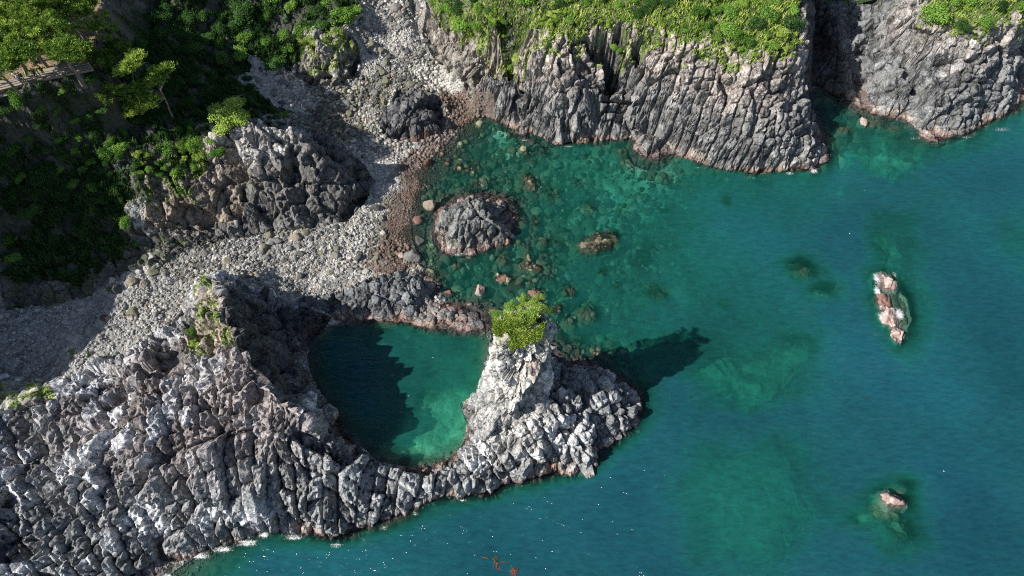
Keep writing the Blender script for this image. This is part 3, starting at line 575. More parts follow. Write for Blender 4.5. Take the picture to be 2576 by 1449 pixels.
def feather(uv, z, wid, seed):
    pl = [tuple(map(float, P(u, v, z))) for u, v in uv]; acc = 0; wx2 = fbm(X / 4, Y / 4, seed) * 2.5; wy2 = fbm(X / 4, Y / 4, seed + 3) * 2.5; n_ = 10
    xs_ = [q_[0] for q_ in pl]; ys_ = [q_[1] for q_ in pl]; bb_ = (X > min(xs_) - 8) & (X < max(xs_) + 8) & (Y > min(ys_) - 8) & (Y < max(ys_) + 8); o_ = np.zeros(X.shape); xb_, yb_ = (X + wx2)[bb_], (Y + wy2)[bb_]
    for k in range(n_):
        a_ = k * 2.4; r_ = wid * math.sqrt((k + .5) / n_); acc = acc + inpoly(xb_ + r_ * math.cos(a_), yb_ + r_ * math.sin(a_), pl) / n_
    o_[bb_] = acc; return o_
SHELF = np.zeros(X.shape)
for uv, z, wid, seed in ((((1560,850), (1640,850), (1740,835), (1790,880), (1850,915), (1960,850), (2050,850), (2060,920), (1990,1000), (1900,1040), (1820,1040), (1750,1010), (1700,960), (1640,940), (1560,930)), -3.1, 2.6, 2),
                         (((1700,1130), (1850,1120), (2000,1110), (2010,1190), (2045,1260), (2110,1285), (2115,1330), (2010,1345), (2000,1449), (1700,1470), (1650,1300)), -4.3, 2.8, 5),
                         (((2130,1290), (2190,1260), (2300,1300), (2300,1390), (2230,1420), (2150,1350)), -3.6, 1.6, 1),
                         (((2170,560), (2250,570), (2290,640), (2300,760), (2290,850), (2210,860), (2190,760)), -4., 2.2, 4),
                         (((2440,590), (2600,570), (2600,700), (2480,690)), -4.8, 3.5, 7), (((2110,370), (2200,360), (2330,400), (2300,460), (2150,470)), -2.9, 2, 8), (((1450,380), (1700,420), (1720,480), (1560,520), (1450,480)), -2.9, 2, 3)):
    w_ = feather(uv, z, wid, seed); w_ = w_ * (Zs < -.8); Zf = np.where(w_ > 0, np.maximum(Zf, Zf * (1 - w_) + (z + .7 * fbm(X / 3, Y / 3, 5) + .7 * D) * w_), Zf); SHELF = np.maximum(SHELF, w_)

# ---- surface colours
def col(a): return np.array(a, float)
CC = np.zeros(X.shape + (3,))
n1 = fbm(X / 6, Y / 6, 0); n2 = fbm(X / 1.4, Y / 1.4, 6); n3 = fbm(X / 14, Y / 14, 9, 3); n4 = fbm(X / .6, Y / .6, 2, 3)
def put(m, c, w=1.):
    w = np.asarray(w, float); w = w[m] if w.ndim else w
    w = w[:, None] if np.ndim(w) else w
    CC[m] = CC[m] * (1 - w) + col(c) * w
grey = col((.17, .168, .165)); 
CC[:] = grey
base = {1: ((.19, .19, .188), (.31, .275, .25)), 2: ((.18, .185, .185), (.28, .26, .245)), 3: ((.15, .15, .148), (.25, .22, .19)), 4: ((.24, .23, .2), (.33, .31, .26)), 5: ((.115, .115, .12), (.2, .19, .17)),
        6: ((.18, .185, .18), (.26, .255, .235)), 7: ((.15, .16, .165), (.22, .22, .21)), 8: ((.235, .245, .25), (.305, .27, .262))}
for r, (a, b) in base.items():
    m = reg == r
    hgt = {1: (8, 14), 2: (7, 13), 3: (5, 11)}.get(r, (5, 14))
    w = sstep(*hgt, Zs + n2 * 3)[m][:, None]; c = col(a) * (1 - w) + col(b) * w
    CC[m] = c * (1 + .6 * (T1[m] - .5) + .35 * (T2[m] - .5) + .25 * n2[m])[:, None]
wl_ = soft(poly((1040,-20), (1250,-20), (1250,140), (1225,235), (1190,262), (1120,190), (1060,120)), 1.); put((reg == 1) & wl_, (.36, .32, .27), .6)
m = reg == 8
pale = (sstep(.0, .3, n1 + .35 * n2 + .6 * (T1 - .5)) * (Zs > 3))[m][:, None]
CC[m] = CC[m] * (1 - pale * .85) + col((.58, .59, .61)) * pale * .85
brn = (sstep(.1, .5, fbm(X / 9, Y / 9, 4) + .1) * (Zs > 9))[m][:, None]; CC[m] = CC[m] * (1 - brn * .4) + col((.26, .225, .21)) * brn * .4
# pale south-east of the platform round the stack foot
sf = (np.exp(-((X + 2) ** 2 / 90 + (Y - 34) ** 2 / 60)) * (reg == 8) * sstep(2, 4, Zs)); put(reg == 8, (.52, .5, .47), np.clip(sf * 1.2 * (.6 + n2), 0, .8))
# crag: pale spire, tan middle, grey foot
spire = soft(poly((520,350), (600,300), (740,310), (800,345), (760,400), (730,420), (700,400), (640,435), (590,400)), .5); put(spire & (reg == 3), (.42, .41, .39), .8)
tan = soft(poly((330,440), (500,480), (620,470), (600,560), (450,590), (330,570)), 1.2); put(tan, (.29, .24, .185), .7)
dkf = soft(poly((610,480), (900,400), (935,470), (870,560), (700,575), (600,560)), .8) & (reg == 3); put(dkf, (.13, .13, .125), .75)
# open slopes
m = (reg == 0) & ~beach & (Zs > -.3)
CC[m] = (col((.17, .165, .15)) * (1 + .5 * (T1[m] - .5) + .3 * n2[m])[:, None])
gw = sstep(-.25, .15, n2 + n1 * .6)
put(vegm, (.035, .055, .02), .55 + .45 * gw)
mossy = m & ~vegm; put(mossy, (.09, .12, .04), .6 * sstep(0, .4, n2 + .5 * n1))
put(plat, (.34, .25, .15), 1.); put(plat & (n2 > .1), (.1, .13, .05), .8)
for pp in (((650,-5),(720,40)),): pass
# grassy margins of the headlands
fr = soft(poly((1150,90), (1330,95), (1480,70), (1620,105), (1850,110), (1990,130), (2008,165), (1900,170), (1760,160), (1600,150), (1450,130), (1350,140), (1200,125)), 1.) & (reg == 1)
put(fr, (.38, .34, .28), .6); put(fr & (n2 + .8 * n4 > .12), (.14, .2, .04), .85)
fr2 = soft(poly((2300,60), (2560,30), (2570,110), (2480,110), (2320,100)), 1.) & (reg == 2); put(fr2, (.36, .33, .28), .6); put(fr2 & (n2 + .8 * n4 > .2), (.13, .18, .04), .8)
put((reg == 4) & (n2 + n4 * .6 > .02) & (Zs > 7), (.15, .2, .05), .75)
rg = soft(poly((515,705), (545,715), (560,790), (590,860), (480,890), (440,850), (500,790), (505,740)), .6); put(rg, (.33, .28, .2), .6); put(rg & (n2 + n4 > .15), (.12, .17, .04), .85)
lw_ = soft(poly((-20,950), (120,958), (150,1000), (60,1020), (-20,1060)), .7); put(lw_, (.36, .35, .26), .75); put(lw_ & (n2 > .2), (.16, .22, .06), .8)
sg = soft(poly((350,400), (500,370), (520,450), (440,500), (350,560), (350,470)), 1.4); put(sg & (n2 + n4 > .0), (.1, .15, .035), .85)
wall_shade = soft(poly((552,718), (640,735), (740,765), (835,800), (790,850), (765,900), (772,950), (790,1000), (745,1010), (700,975), (640,920), (600,862), (580,800)), 1.); put(wall_shade & (reg == 8), (.07, .07, .07), .8)  # inner pool wall: dark lava, with its shade deepened in the colour
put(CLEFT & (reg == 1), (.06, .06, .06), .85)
# shingle
m = beach
pe = np.stack([.20 + .26 * T1, .196 + .255 * T1, .185 + .24 * T1], -1); CC[m] = pe[m] * (1 + .15 * n1[m])[:, None]
olive = sstep(-.35, .3, n1 + fbm(X / 9, Y / 9, 3)) * sstep(7, 4, Zs); put(m, (.13, .13, .09), olive * .7)
put(m & (T1 > .85), (.5, .48, .45), .6); put(m & (T2 > .9), (.09, .09, .085), .7); put(m & (T2 < .06), (.30, .22, .17), .6)
wh = soft(poly((915,110), (1040,70), (1060,110), (1000,140), (930,180), (900,170)), 1.) | soft(poly((1040,180), (1110,170), (1170,230), (1130,240), (1080,230)), .8) | soft(poly((600,180), (740,200), (810,250), (760,300), (690,280), (600,230)), 1.2) | soft(poly((860,560), (960,450), (985,480), (940,560), (900,640), (820,720), (780,720), (860,620)), 1.) | soft(poly((880,370), (1010,410), (990,440), (930,460), (900,420)), .7)
put(wh & beach, (.52, .5, .47), .6)
lb = soft(poly((0,930), (0,800), (160,780), (300,700), (500,690), (480,760), (330,870), (180,950)), 1.); put(lb & beach, (.36, .355, .34), .55)
# red-brown weed on the stones at the shore and the crusts on the rock foot
REDF = feather(((1090,228), (1160,215), (1225,250), (1262,300), (1215,370), (1150,430), (1105,470), (1078,560), (1066,640), (1030,690), (930,692), (940,640), (960,585), (982,530), (995,470), (1008,420), (1048,375), (1112,348), (1128,300)), 0, 2.6, 6)
redb = (REDF > .35 * T1) & (soft(poly((1090,228), (1160,215), (1225,250), (1262,300), (1215,370), (1150,430), (1105,470), (1078,560), (1066,640), (1030,690), (900,700), (900,640), (930,585), (952,530), (965,470), (978,420), (1020,375), (1112,330), (1110,290)), .9)) & (reg == 0) & (Zs > -2.2)
put(redb, (.11, .058, .042), np.clip(.62 * (.6 + .8 * T1), 0, .95) * sstep(-2.2, -.9, Zs) * sstep(.1, .6, REDF + .3 * n2))
crust = np.zeros(X.shape)
zz = Zf + n2 * .35 + n4 * .2
rs = rock & (Zs < 3.5) & (reg != 3) & (reg != 4) & (reg != 5); hh = np.where(reg == 7, .62, np.where(reg == 8, .8, 1.)); zz = zz / hh * np.where(reg == 2, 1.5, 1.2)
pt = sstep(-.25, .25, fbm(X / 3.5, Y / 3.5, 11, 3) + .5 * (T1 - .5) + np.where(reg == 8, -.02, .06))
put(rs, (.42, .36, .30), .6 * sstep(2.0, 1.3, zz) * pt)
put(rs, (.235, .15, .13), .8 * sstep(1.0, .7, zz) * (.25 + .75 * pt))
put(rs, (.12, .08, .065), .65 * sstep(.3, 0, zz))
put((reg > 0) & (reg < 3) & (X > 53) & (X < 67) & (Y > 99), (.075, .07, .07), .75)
put((reg == 5) & (Zs < 1.3), (.15, .09, .06), .6)
# seabed
m = (reg == 0) & (Zs <= -.3) & ~redb
rkk = T2[m][:, None]; t = T1[m][:, None]
sand = col((.22, .26, .19)); rkc = col((.03, .035, .022)) + t * col((.17, .16, .11))
CC[m] = sand * (1 - rkk) + rkc * rkk
m2 = np.zeros(X.shape, bool); m2[m] = True
put(m2, (.44, .48, .35), SHELF * (.35 + .6 * T1) * sstep(-.5, .3, n2 + .3))
ps_ = feather(((1080,985), (1150,1000), (1185,1050), (1160,1110), (1110,1150), (1040,1160), (985,1145), (1000,1090), (1040,1020)), -2., 2.2, 3); put(m2, (.66, .74, .5), ps_ * .95)
for c in (((1215,270),(1290,275),(1300,330),(1330,380),(1260,390),(1210,330)), ((1025,560),(1065,560),(1075,600),(1035,600)), ((2110,370),(2250,380),(2350,410),(2250,450),(2100,430))):
    put(soft([tuple(map(float, P(u, v, -1.5))) for u, v in c], 1.4) & m2, (.6, .66, .52), .8)
for c in (((1740,870),(1800,890),(1880,950),(1910,1000),(1850,1030),(1750,1000),(1700,940)), ((1940,1160),(1990,1200),(2110,1300),(2050,1330),(1930,1310)), ((1600,440),(1700,440),(1680,560),(1580,600),(1450,560),(1500,520))):
    put(soft([tuple(map(float, P(u, v, -4.5))) for u, v in c], 2.5) & m2, (.55, .58, .45), .7)
CC = np.clip(CC, .008, .8)

# ---- split the sheet into objects
idx = np.arange(nx * ny).reshape(nx, ny)
q = np.stack([idx[:-1, :-1], idx[1:, :-1], idx[1:, 1:], idx[:-1, 1:]], -1).reshape(-1, 4)
fr_ = reg[:-1, :-1].ravel().copy()
fb = beach[:-1, :-1].ravel(); fz = Zs[:-1, :-1].ravel()
cls = np.where(fr_ > 0, fr_, np.where(fb, 10, np.where(fz > -.3, 11, 12)))
VV = np.stack([XF.ravel(), YF.ravel(), Zf.ravel()], 1); CF = CC.reshape(-1, 3)
def part_sheet(name, c, m, smooth=False):
    f = q[cls == c]; u, inv = np.unique(f, return_inverse=True)
    o = npmesh(name, VV[u], inv.reshape(-1, 4), m, CF[u], smooth); return o
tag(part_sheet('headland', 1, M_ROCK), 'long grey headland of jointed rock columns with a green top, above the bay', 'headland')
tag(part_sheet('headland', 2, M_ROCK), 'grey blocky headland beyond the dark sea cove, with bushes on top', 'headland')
tag(part_sheet('crag', 3, M_ROCK), 'tall crag with a pale spire and dark foot between the two shingle beaches', 'crag')
tag(part_sheet('knoll', 4, M_ROCK), 'small grassy rock knoll rising out of the pebbles below the wooded slope', 'knoll')
tag(part_sheet('rock_mound', 5, M_ROCK), 'dark rounded rock mound in the middle of the shingle by the brown weed', 'rock')
tag(part_sheet('islet', 6, M_ROCK), 'grey ribbed rock islet with a pink waterline in the shallow bay', 'islet')
tag(part_sheet('rock_bar', 7, M_ROCK), 'low dark rock bar that closes the round pool from the bay', 'rock bar')
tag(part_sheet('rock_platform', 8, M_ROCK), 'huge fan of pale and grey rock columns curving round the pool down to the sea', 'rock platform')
tag(part_sheet('beach', 10, M_PEB), 'grey shingle and pebbles', None, kind='structure')
tag(part_sheet('hillside', 11, M_SOIL), kind='structure')
tag(part_sheet('seabed', 12, M_BED, True), kind='structure')
# wider ground beyond the picture: the coast goes on inland, the seabed out to sea
def ring(h2=4.):
    xs2 = np.arange(-420, 421, h2); ys2 = np.arange(-300, 461, h2); A, B = np.meshgrid(xs2, ys2, indexing='ij')
    z = ground(A, B); out = np.maximum(np.maximum(X0 - A, A - X1), np.maximum(Y0 - B, B - Y1)).clip(0)
    inland = np.clip((B - 128) / 60 + (-A - 108) / 50, 0, 1)
    z = z + np.where(z > 2, out * .05 * inland, -out * .1) + fbm(A / 22, B / 22, 2) * 2.5 * (out > 0)
    z = np.clip(z, -30, 60) - .6
    keep = ~((A > X0 + 5) & (A < X1 - 7) & (B > 8) & (B < Y1 - 7))
    ix = np.arange(A.size).reshape(A.shape); f = np.stack([ix[:-1, :-1], ix[1:, :-1], ix[1:, 1:], ix[:-1, 1:]], -1).reshape(-1, 4)
    kk = keep[:-1, :-1] & keep[1:, 1:] & keep[1:, :-1] & keep[:-1, 1:]; f = f[kk.ravel()]
    c = np.where((z > 1)[..., None], col((.05, .08, .03)), col((.1, .11, .08))).reshape(-1, 3)
    o = npmesh('terrain', np.stack([A.ravel(), B.ravel(), z.ravel()], 1), f, M_SOIL, c, True); tag(o, kind='structure')
ring()

# ------------------------------------------------------------------ loose rocks: (u, v, half width px, half depth px, top z or None, tint, label)
def ico(n):
    import bmesh
    bm = bmesh.new(); bmesh.ops.create_icosphere(bm, subdivisions=n, radius=1); 
    V_ = np.array([v.co[:] for v in bm.verts]); F_ = np.array([[v.index for v in f.verts] for f in bm.faces]); bm.free(); return V_, F_
I4, I3, I2, I1 = ico(5), ico(4), ico(2), ico(1)
def stone(base, seed, cuts=9, rough=.12, cutd=(.55, .9)):
    V_, F_ = base; r = np.random.default_rng(seed); V2 = V_.copy()
    for _ in range(cuts):
        n = r.normal(size=3); n /= np.linalg.norm(n); d = r.uniform(*cutd); t = V2 @ n; V2 -= np.maximum(t - d, 0)[:, None] * n * .92
    k = r.uniform(0, 50, 3)
    f = fbm(V_[:, 0] * 2.2 + k[0] + V_[:, 2], V_[:, 1] * 2.2 + k[1] - V_[:, 2] * .8, 3, 4)
    return V2 * (1 + rough * f)[:, None], F_
TINT = {'red': ((.25, .145, .12), (.16, .10, .08)), 'grey': ((.24, .235, .22), (.17, .17, .16)), 'dark': ((.11, .11, .105), (.08, .08, .075)), 'pale': ((.5, .48, .44), (.36, .35, .33)), 'olive': ((.22, .21, .14), (.15, .15, .1)),
        'sub': ((.20, .17, .11), (.14, .14, .09)), 'subp': ((.34, .33, .2), (.2, .2, .13)), 'tan': ((.33, .28, .21), (.24, .21, .17)), 'pink': ((.50, .42, .38), (.30, .20, .17)), 'brown': ((.16, .09, .06), (.1, .06, .045))}
def stonecol(V_, tint, seed, ztop=None):
    a, b = TINT[tint]; f = fbm(V_[:, 0] * 3 + seed, V_[:, 1] * 3 + V_[:, 2] * 2, 5, 3)[:, None]
    return np.clip(mix(col(a), col(b), sstep(-.5, .5, f)) * (1 + .35 * f), .01, .8)
def rockthing(name, u, v, ru, rv, ztop, tint, label, seed, big=False, group=None, cat='rock', rot=0, hump=None):
    if ztop is None:
        x, y, z = at(u, v)[0]; dep = y * S30 + (HC - z) * C30; rx = ru * dep / F; ry = rv * dep / F * 1.15; rz = min(rx, ry) * .8; cz = z + rz * .25
    else:
        x, y = map(float, P(u, v, ztop)); dep = y * S30 + (HC - ztop) * C30; rx = ru * dep / F; ry = rv * dep / F * 1.12
        g_ = float(ground(x, y)); bot = max(min(g_ - .6, ztop - .9), ztop - 3.4); rz = (ztop - bot) * (.55 if not big else .6); cz = ztop - rz
    if big:
        V_, F_ = stone(I4, seed, 9, .26, (.62, .95))
        f1, f2, k1, k2, k3, _, _ = voro(V_[:, 0] * rx / 1.3 + seed, V_[:, 1] * ry / 1.3, seed % 7)
        V_ = V_ * (1 + .10 * (k1 - .5) - .10 * np.exp(-((f2 - f1) / .14) ** 2))[:, None]
    else: V_, F_ = stone(I3, seed, 9, .15)
    V_ = V_ * np.array([rx, ry, rz]) * (1.12 if ztop is not None else 1.)
    Cc = stonecol(V_ / max(rx, .1), tint, seed)
    o = npmesh(name, V_, F_, M_BOULD, Cc, True); o.location = (x, y, cz); o.rotation_euler = (0, 0, rot)
    tag(o, label, cat, group); return o
for k, (u, v, ru, rv, zt, ti, lab, cat) in enumerate(HERO):
    nm = {'boulder': 'boulder', 'rock': 'sea_rock', 'reef': 'reef', 'submerged rock': 'submerged_rock'}[cat]
    rockthing(nm, u, v, ru, rv, zt, ti, lab, 100 + k, big=ru >= 16 and (cat != 'boulder'), cat=cat, rot=(.35 if u == 1501 else (-.15 if 2200 < u < 2270 and v < 900 else 0)))

# smaller stones: 8 shapes; the 170 largest are things, the rest one mass
SH = []
for k in range(8):
    V_, F_ = stone(I3 if k < 4 else I2, 500 + k, 7, .08); V_ = V_ * np.array([1, .8 + .05 * (k % 4), .62])
    SH.append([npmesh('stone_shape', V_, F_, M_BOULD, np.clip(stonecol(V_, t, k), 0, .8), True, link=False) for t in ('grey', 'olive', 'pale', 'dark')] if k < 4 else (V_, F_))
def in_beach(x, y):
    i = np.clip(((x - xs[0]) / h).astype(int), 0, nx - 1); j = np.clip(((y - ys[0]) / h).astype(int), 0, ny - 1); return beach[i, j] & (Zs[i, j] > -.1), CC[i, j], i, j
areas = [((900,0,1110,250), 'grey rounded boulder in the gully between the wooded slope and the long headland', 'boulders in the gully', 60, ('grey', 'olive', 'dark')),
         ((790,200,980,400), 'olive grey boulder on the stony neck between the knoll and the crag', 'boulders on the stony neck', 60, ('olive', 'grey', 'dark')),
         ((600,165,790,300), 'pale boulder in the shaded white pebbles under the wooded slope', 'boulders under the wooded slope', 30, ('pale', 'grey')),
         ((640,570,960,740), 'small boulder on the olive shingle between the crag and the rock bar', 'boulders on the lower shingle', 30, ('olive', 'grey', 'dark'))]
for (u0, v0, u1, v1), lab, grp, n, tl in areas:
    c = 0
    for _ in range(4000):
        if c >= n: break
        u = random.uniform(u0, u1); v = random.uniform(v0, v1); x, y, z = at(u, v)[0]
        if not in_beach(np.array([x]), np.array([y]))[0][0]: continue
        o = bpy.data.objects.new('boulder', SH[random.randrange(4)][{'grey': 0, 'olive': 1, 'pale': 2, 'dark': 3}[random.choice(tl)]]); C.collection.objects.link(o)
        s = .38 + .5 * random.random() ** 2
        o.location = (x, y, float(Zf[int((x - xs[0]) / h), int((y - ys[0]) / h)]) + s * .1); o.scale = (s, s * random.uniform(.8, 1.2), s); o.rotation_euler = (random.uniform(-.3, .3), random.uniform(-.3, .3), random.uniform(0, 6.28))
        tag(o, lab, 'boulder', grp); c += 1
def scatter_stones(n):
    bi = np.flatnonzero((beach & (Zs > -.8)).ravel()); bi = rng.choice(bi, n); i, j = bi // ny, bi % ny
    x = X[i, j]; y = Y[i, j]; z = Zf[i, j]; c = CC[i, j]
    big_ = sstep(-.3, .5, fbm(x / 8, y / 8, 6, 3)); top = sstep(80, 90, y)
    s = (.10 + .26 * rng.random(n) ** 3 * (.5 + big_)) * (1 + .35 * top); s = np.where(X[i, j] < -45, s * .85, s)
    Vs, Fs, Cs = [], [], []; off = 0
    for k in range(4):
        V_, F_ = SH[4 + k]; Vk, Fk = stone(I1, 700 + k, 5, .05); Vk = Vk * np.array([1, .85, .6]); mk = np.flatnonzero(np.arange(n) % 4 == k)
        th = rng.uniform(0, 6.28, len(mk)); ca, sa = np.cos(th), np.sin(th)
        vx = Vk[None, :, 0] * ca[:, None] - Vk[None, :, 1] * sa[:, None]; vy = Vk[None, :, 0] * sa[:, None] + Vk[None, :, 1] * ca[:, None]; vz = np.broadcast_to(Vk[None, :, 2], vx.shape)
        W = np.stack([vx, vy, vz], -1) * s[mk][:, None, None] + np.stack([x[mk], y[mk], z[mk] + s[mk] * .1], -1)[:, None, :]
        Vs.append(W.reshape(-1, 3)); Fs.append((Fk[None] + (np.arange(len(mk)) * len(Vk))[:, None, None] + off).reshape(-1, 3)); off += len(mk) * len(Vk)
        tn = rng.uniform(.6, 1.5, len(mk))[:, None] * (1, .985, .95)
        Cs.append(np.repeat(np.clip(c[mk] * tn, .02, .75), len(Vk), 0))
    tag(npmesh('pebbles', np.concatenate(Vs), np.concatenate(Fs), M_BOULD, np.concatenate(Cs), True), kind='stuff')
scatter_stones(24000)
def drowned():
    ok = (reg == 0) & (Zs < -.35) & (Zs > -4.2) & (X > -34) & (X < 48) & (Y > 44) & (Y < 100); pl = np.flatnonzero((ok & (T2 > .35)).ravel()); n = 5200; bi = rng.choice(pl, n); i, j = bi // ny, bi % ny; x, y, z = X[i, j], Y[i, j], Zf[i, j]
    kk = (fbm(x / 7, y / 7, 3) + .35 * rng.normal(size=n) > -.15) & ~((x > -30) & (x < -2) & (y < 55)); x, y, z = x[kk], y[kk], z[kk]; n = len(x); s = .18 + .75 * rng.random(n) ** 3.2; z = np.minimum(z, -.12 - s * .45)
    tints = np.array([(.20, .15, .09), (.11, .12, .07), (.26, .25, .17), (.07, .075, .05), (.17, .10, .07)]); big_ = np.argsort(-s)[:110]; small = np.setdiff1d(np.arange(n), big_)
    Vs, Fs, Cs = [], [], []; off = 0
    for k in range(4):
        Vk, Fk = stone(I1, 720 + k, 5, .08); Vk = Vk * np.array([1, .85, .65]); mk = small[small % 4 == k]; th = rng.uniform(0, 6.28, len(mk)); ca, sa = np.cos(th), np.sin(th)
        vx = Vk[None, :, 0] * ca[:, None] - Vk[None, :, 1] * sa[:, None]; vy = Vk[None, :, 0] * sa[:, None] + Vk[None, :, 1] * ca[:, None]; vz = np.broadcast_to(Vk[None, :, 2], vx.shape)
        W = np.stack([vx, vy, vz], -1) * s[mk][:, None, None] + np.stack([x[mk], y[mk], z[mk] + s[mk] * .15], -1)[:, None, :]
        Vs.append(W.reshape(-1, 3)); Fs.append((Fk[None] + (np.arange(len(mk)) * len(Vk))[:, None, None] + off).reshape(-1, 3)); off += len(mk) * len(Vk)
        Cs.append(np.repeat(tints[rng.integers(0, 5, len(mk))] * rng.uniform(.6, 1.5, (len(mk), 1)), len(Vk), 0))
    tag(npmesh('submerged_stones', np.concatenate(Vs), np.concatenate(Fs), M_BOULD, np.concatenate(Cs), True), kind='stuff')
    forms = []
    for k in range(5):
        V_, F_ = stone(I3, 740 + k, 7, .2); forms.append(npmesh('stone_shape', V_ * np.array([1, .8, .6]), F_, M_BOULD, np.clip(stonecol(V_, ('sub', 'subp', 'brown', 'sub', 'olive')[k], k), .01, .8), True, link=False))
    for q_ in big_:
        o = bpy.data.objects.new('submerged_stone', forms[random.randrange(5)]); C.collection.objects.link(o); o.location = (float(x[q_]), float(y[q_]), float(z[q_])); r_ = float(s[q_]) * 1.25; o.scale = (r_, r_ * random.uniform(.8, 1.2), r_); o.rotation_euler = (random.uniform(-.3, .3), 0, random.uniform(0, 6.28))
        tag(o, 'small weedy stone on the bed of the clear shallow bay', 'submerged stone', 'small stones on the bed of the bay')
drowned()

# ------------------------------------------------------------------ water
def water():
    hw = .4; wx_ = np.arange(X0 + 1, X1 - 1, hw); wy_ = np.arange(-1, Y1 - 1, hw); A, B = np.meshgrid(wx_, wy_, indexing='ij')
    i = np.clip(((A - xs[0]) / h).astype(int), 0, nx - 1); j = np.clip(((B - ys[0]) / h).astype(int), 0, ny - 1)
    g1 = ground(A + fbm(A / 3, B / 3, 1) * 1.1, B + fbm(A / 3, B / 3, 4) * 1.1)
    dep = np.maximum(.0, -g1)
    fine = np.maximum(0, -Zf[i, j]); inside = (A > xs[0]) & (A < xs[-1]) & (B > ys[0]) & (B < ys[-1])
    dep = np.where(inside, np.where(fine < dep, fine, .45 * dep + .55 * fine), dep)
    dep = dep * (1 + .38 * fbm(A / 15, B / 11, 8, 4) * sstep(2.5, 6, dep))
    for rf in REEF:
        r = reefrad(A, B, rf) / .93; g_ = float(ground(rf[0], rf[1])); bot = max(min(g_ - .6, rf[4] - .9), rf[4] - 3.4); rz = (rf[4] - bot) * .57; zt_ = rf[4] - rz + rz * np.sqrt(np.clip(1 - r * r, 0, 1))
        dep = np.where(r < 1, np.minimum(dep, np.maximum(0, -zt_)), dep)
    foam = np.zeros(A.shape)
    def fo(u, v, ru, rv, a=1.):
        nonlocal foam
        x, y = map(float, P(u, v)); d_ = (y * S30 + HC * C30) / F; foam = np.maximum(foam, a * np.exp(-(((A - x) / (ru * d_)) ** 2 + ((B - y) / (rv * d_ * 1.1)) ** 2)))
    for a in ((2206,702,14,26,1), (2208,735,14,26,1), (2262,790,20,26,1), (2218,800,14,24,1), (2222,772,20,14,.95), (2270,845,14,16,.85), (2250,690,12,14,.8), (622,1366,46,12,1), (560,1382,42,11,1), (740,1352,44,10,.95), (664,1345,26,12,1), (500,1398,44,12,1), (845,1372,30,9,.9),
              (2048,430,16,12,1), (1985,436,22,9,.85), (1288,594,12,14,1), (1242,806,10,9,.95), (2520,326,44,14,.75), (1178,648,14,9,.75), (1165,1258,18,8,.9), (965,1328,24,9,.85), (1045,1292,20,9,.8), (420,1448,30,12,.9), (1420,905,10,7,.6), (1760,422,60,9,.62), (1880,446,34,8,.7), (1082,665,14,12,.75), (1430,368,40,7,.8), (1320,352,26,8,.8), (1640,362,36,7,.75), (2300,348,30,8,.75), (2430,345,34,8,.75), (1120,850,24,6,.6), (1150,640,30,9,.85), (2083,400,8,14,.75), (1600,1096,12,8,.6), (915,1358,14,8,.8), (1310,1222,20,7,.7), (2250,1262,20,12,.55)):
        fo(*a)
    lap = sstep(.5, .1, dep) * (fbm(A / 5, B / 5, 2) > .2) * .22
    foam = np.maximum(foam, lap * inside)
    ix = np.arange(A.size).reshape(A.shape); f = np.stack([ix[:-1, :-1], ix[1:, :-1], ix[1:, 1:], ix[:-1, 1:]], -1).reshape(-1, 4)
    Vw = np.stack([A, B, A * 0], -1).reshape(-1, 3); dv = dep.ravel(); fv = foam.ravel()
    gz = g1.ravel(); keep = (gz[f].min(1) < .9)
    # the open sea, one ring of big faces joined on
    out = []; n0 = len(Vw); xl, xr, yb, yt = wx_[0], wx_[-1], wy_[0], wy_[-1]
    ext = np.array([(-1500, -1500, 0), (1500, -1500, 0), (1500, 460, 0), (-1500, 460, 0), (xl, yb, 0), (xr, yb, 0), (xr, yt, 0), (xl, yt, 0)], float)
    Fe = np.array([(0, 1, 5, 4), (1, 2, 6, 5), (2, 3, 7, 6), (3, 0, 4, 7)]) + n0
    def b(nt, N, L, bs, out_):
        N.remove(bs)
        dp = node(N, 'ShaderNodeAttribute', attribute_name='depth').outputs['Fac']; fm = node(N, 'ShaderNodeAttribute', attribute_name='foam').outputs['Fac']
        tc = N.new('ShaderNodeTexCoord'); co = tc.outputs['Object']
        def m(op, a, b_=None):
            n = node(N, 'ShaderNodeMath', operation=op)
            for k, q_ in enumerate((a, b_)):
                if q_ is None: continue
                if isinstance(q_, (int, float)): n.inputs[k].default_value = q_
                else: L.new(q_, n.inputs[k])
            return n.outputs[0]
        cb = N.new('ShaderNodeCombineXYZ')
        for k, a in enumerate((.42, .03, .065)): L.new(m('EXPONENT', m('MULTIPLY', dp, -a)), cb.inputs[k])
        tr = N.new('ShaderNodeBsdfTransparent'); L.new(cb.outputs[0], tr.inputs[0])
        cr = N.new('ShaderNodeValToRGB'); L.new(m('DIVIDE', dp, 12.), cr.inputs[0]); e = cr.color_ramp.elements
        e[0].position = .05; e[0].color = (.008, .14, .095, 1); e[1].position = 1.; e[1].color = (.0065, .051, .072, 1)
        for p_, c_ in ((.25, (.010, .105, .086)), (.42, (.0085, .082, .083)), (.65, (.0075, .063, .077))):
            k = e.new(p_); k.color = (*c_, 1)
        big = noise(N, L, co, .035, 4, .55); mr = N.new('ShaderNodeMapRange'); mr.inputs[1].default_value = .35; mr.inputs[2].default_value = .65; mr.inputs[3].default_value = .9; mr.inputs[4].default_value = 1.34
        L.new(big.outputs[0], mr.inputs[0])
        mp = N.new('ShaderNodeMapping'); mp.inputs['Rotation'].default_value = (0, 0, R(35)); mp.inputs['Scale'].default_value = (.5, 1.6, 1); L.new(co, mp.inputs[0])
        w1 = noise(N, L, mp.outputs[0], .75, 2, .5, .3); w2 = noise(N, L, mp.outputs[0], .22, 3, .5); w3 = noise(N, L, mp.outputs[0], 1.1, 8, .72, .5)
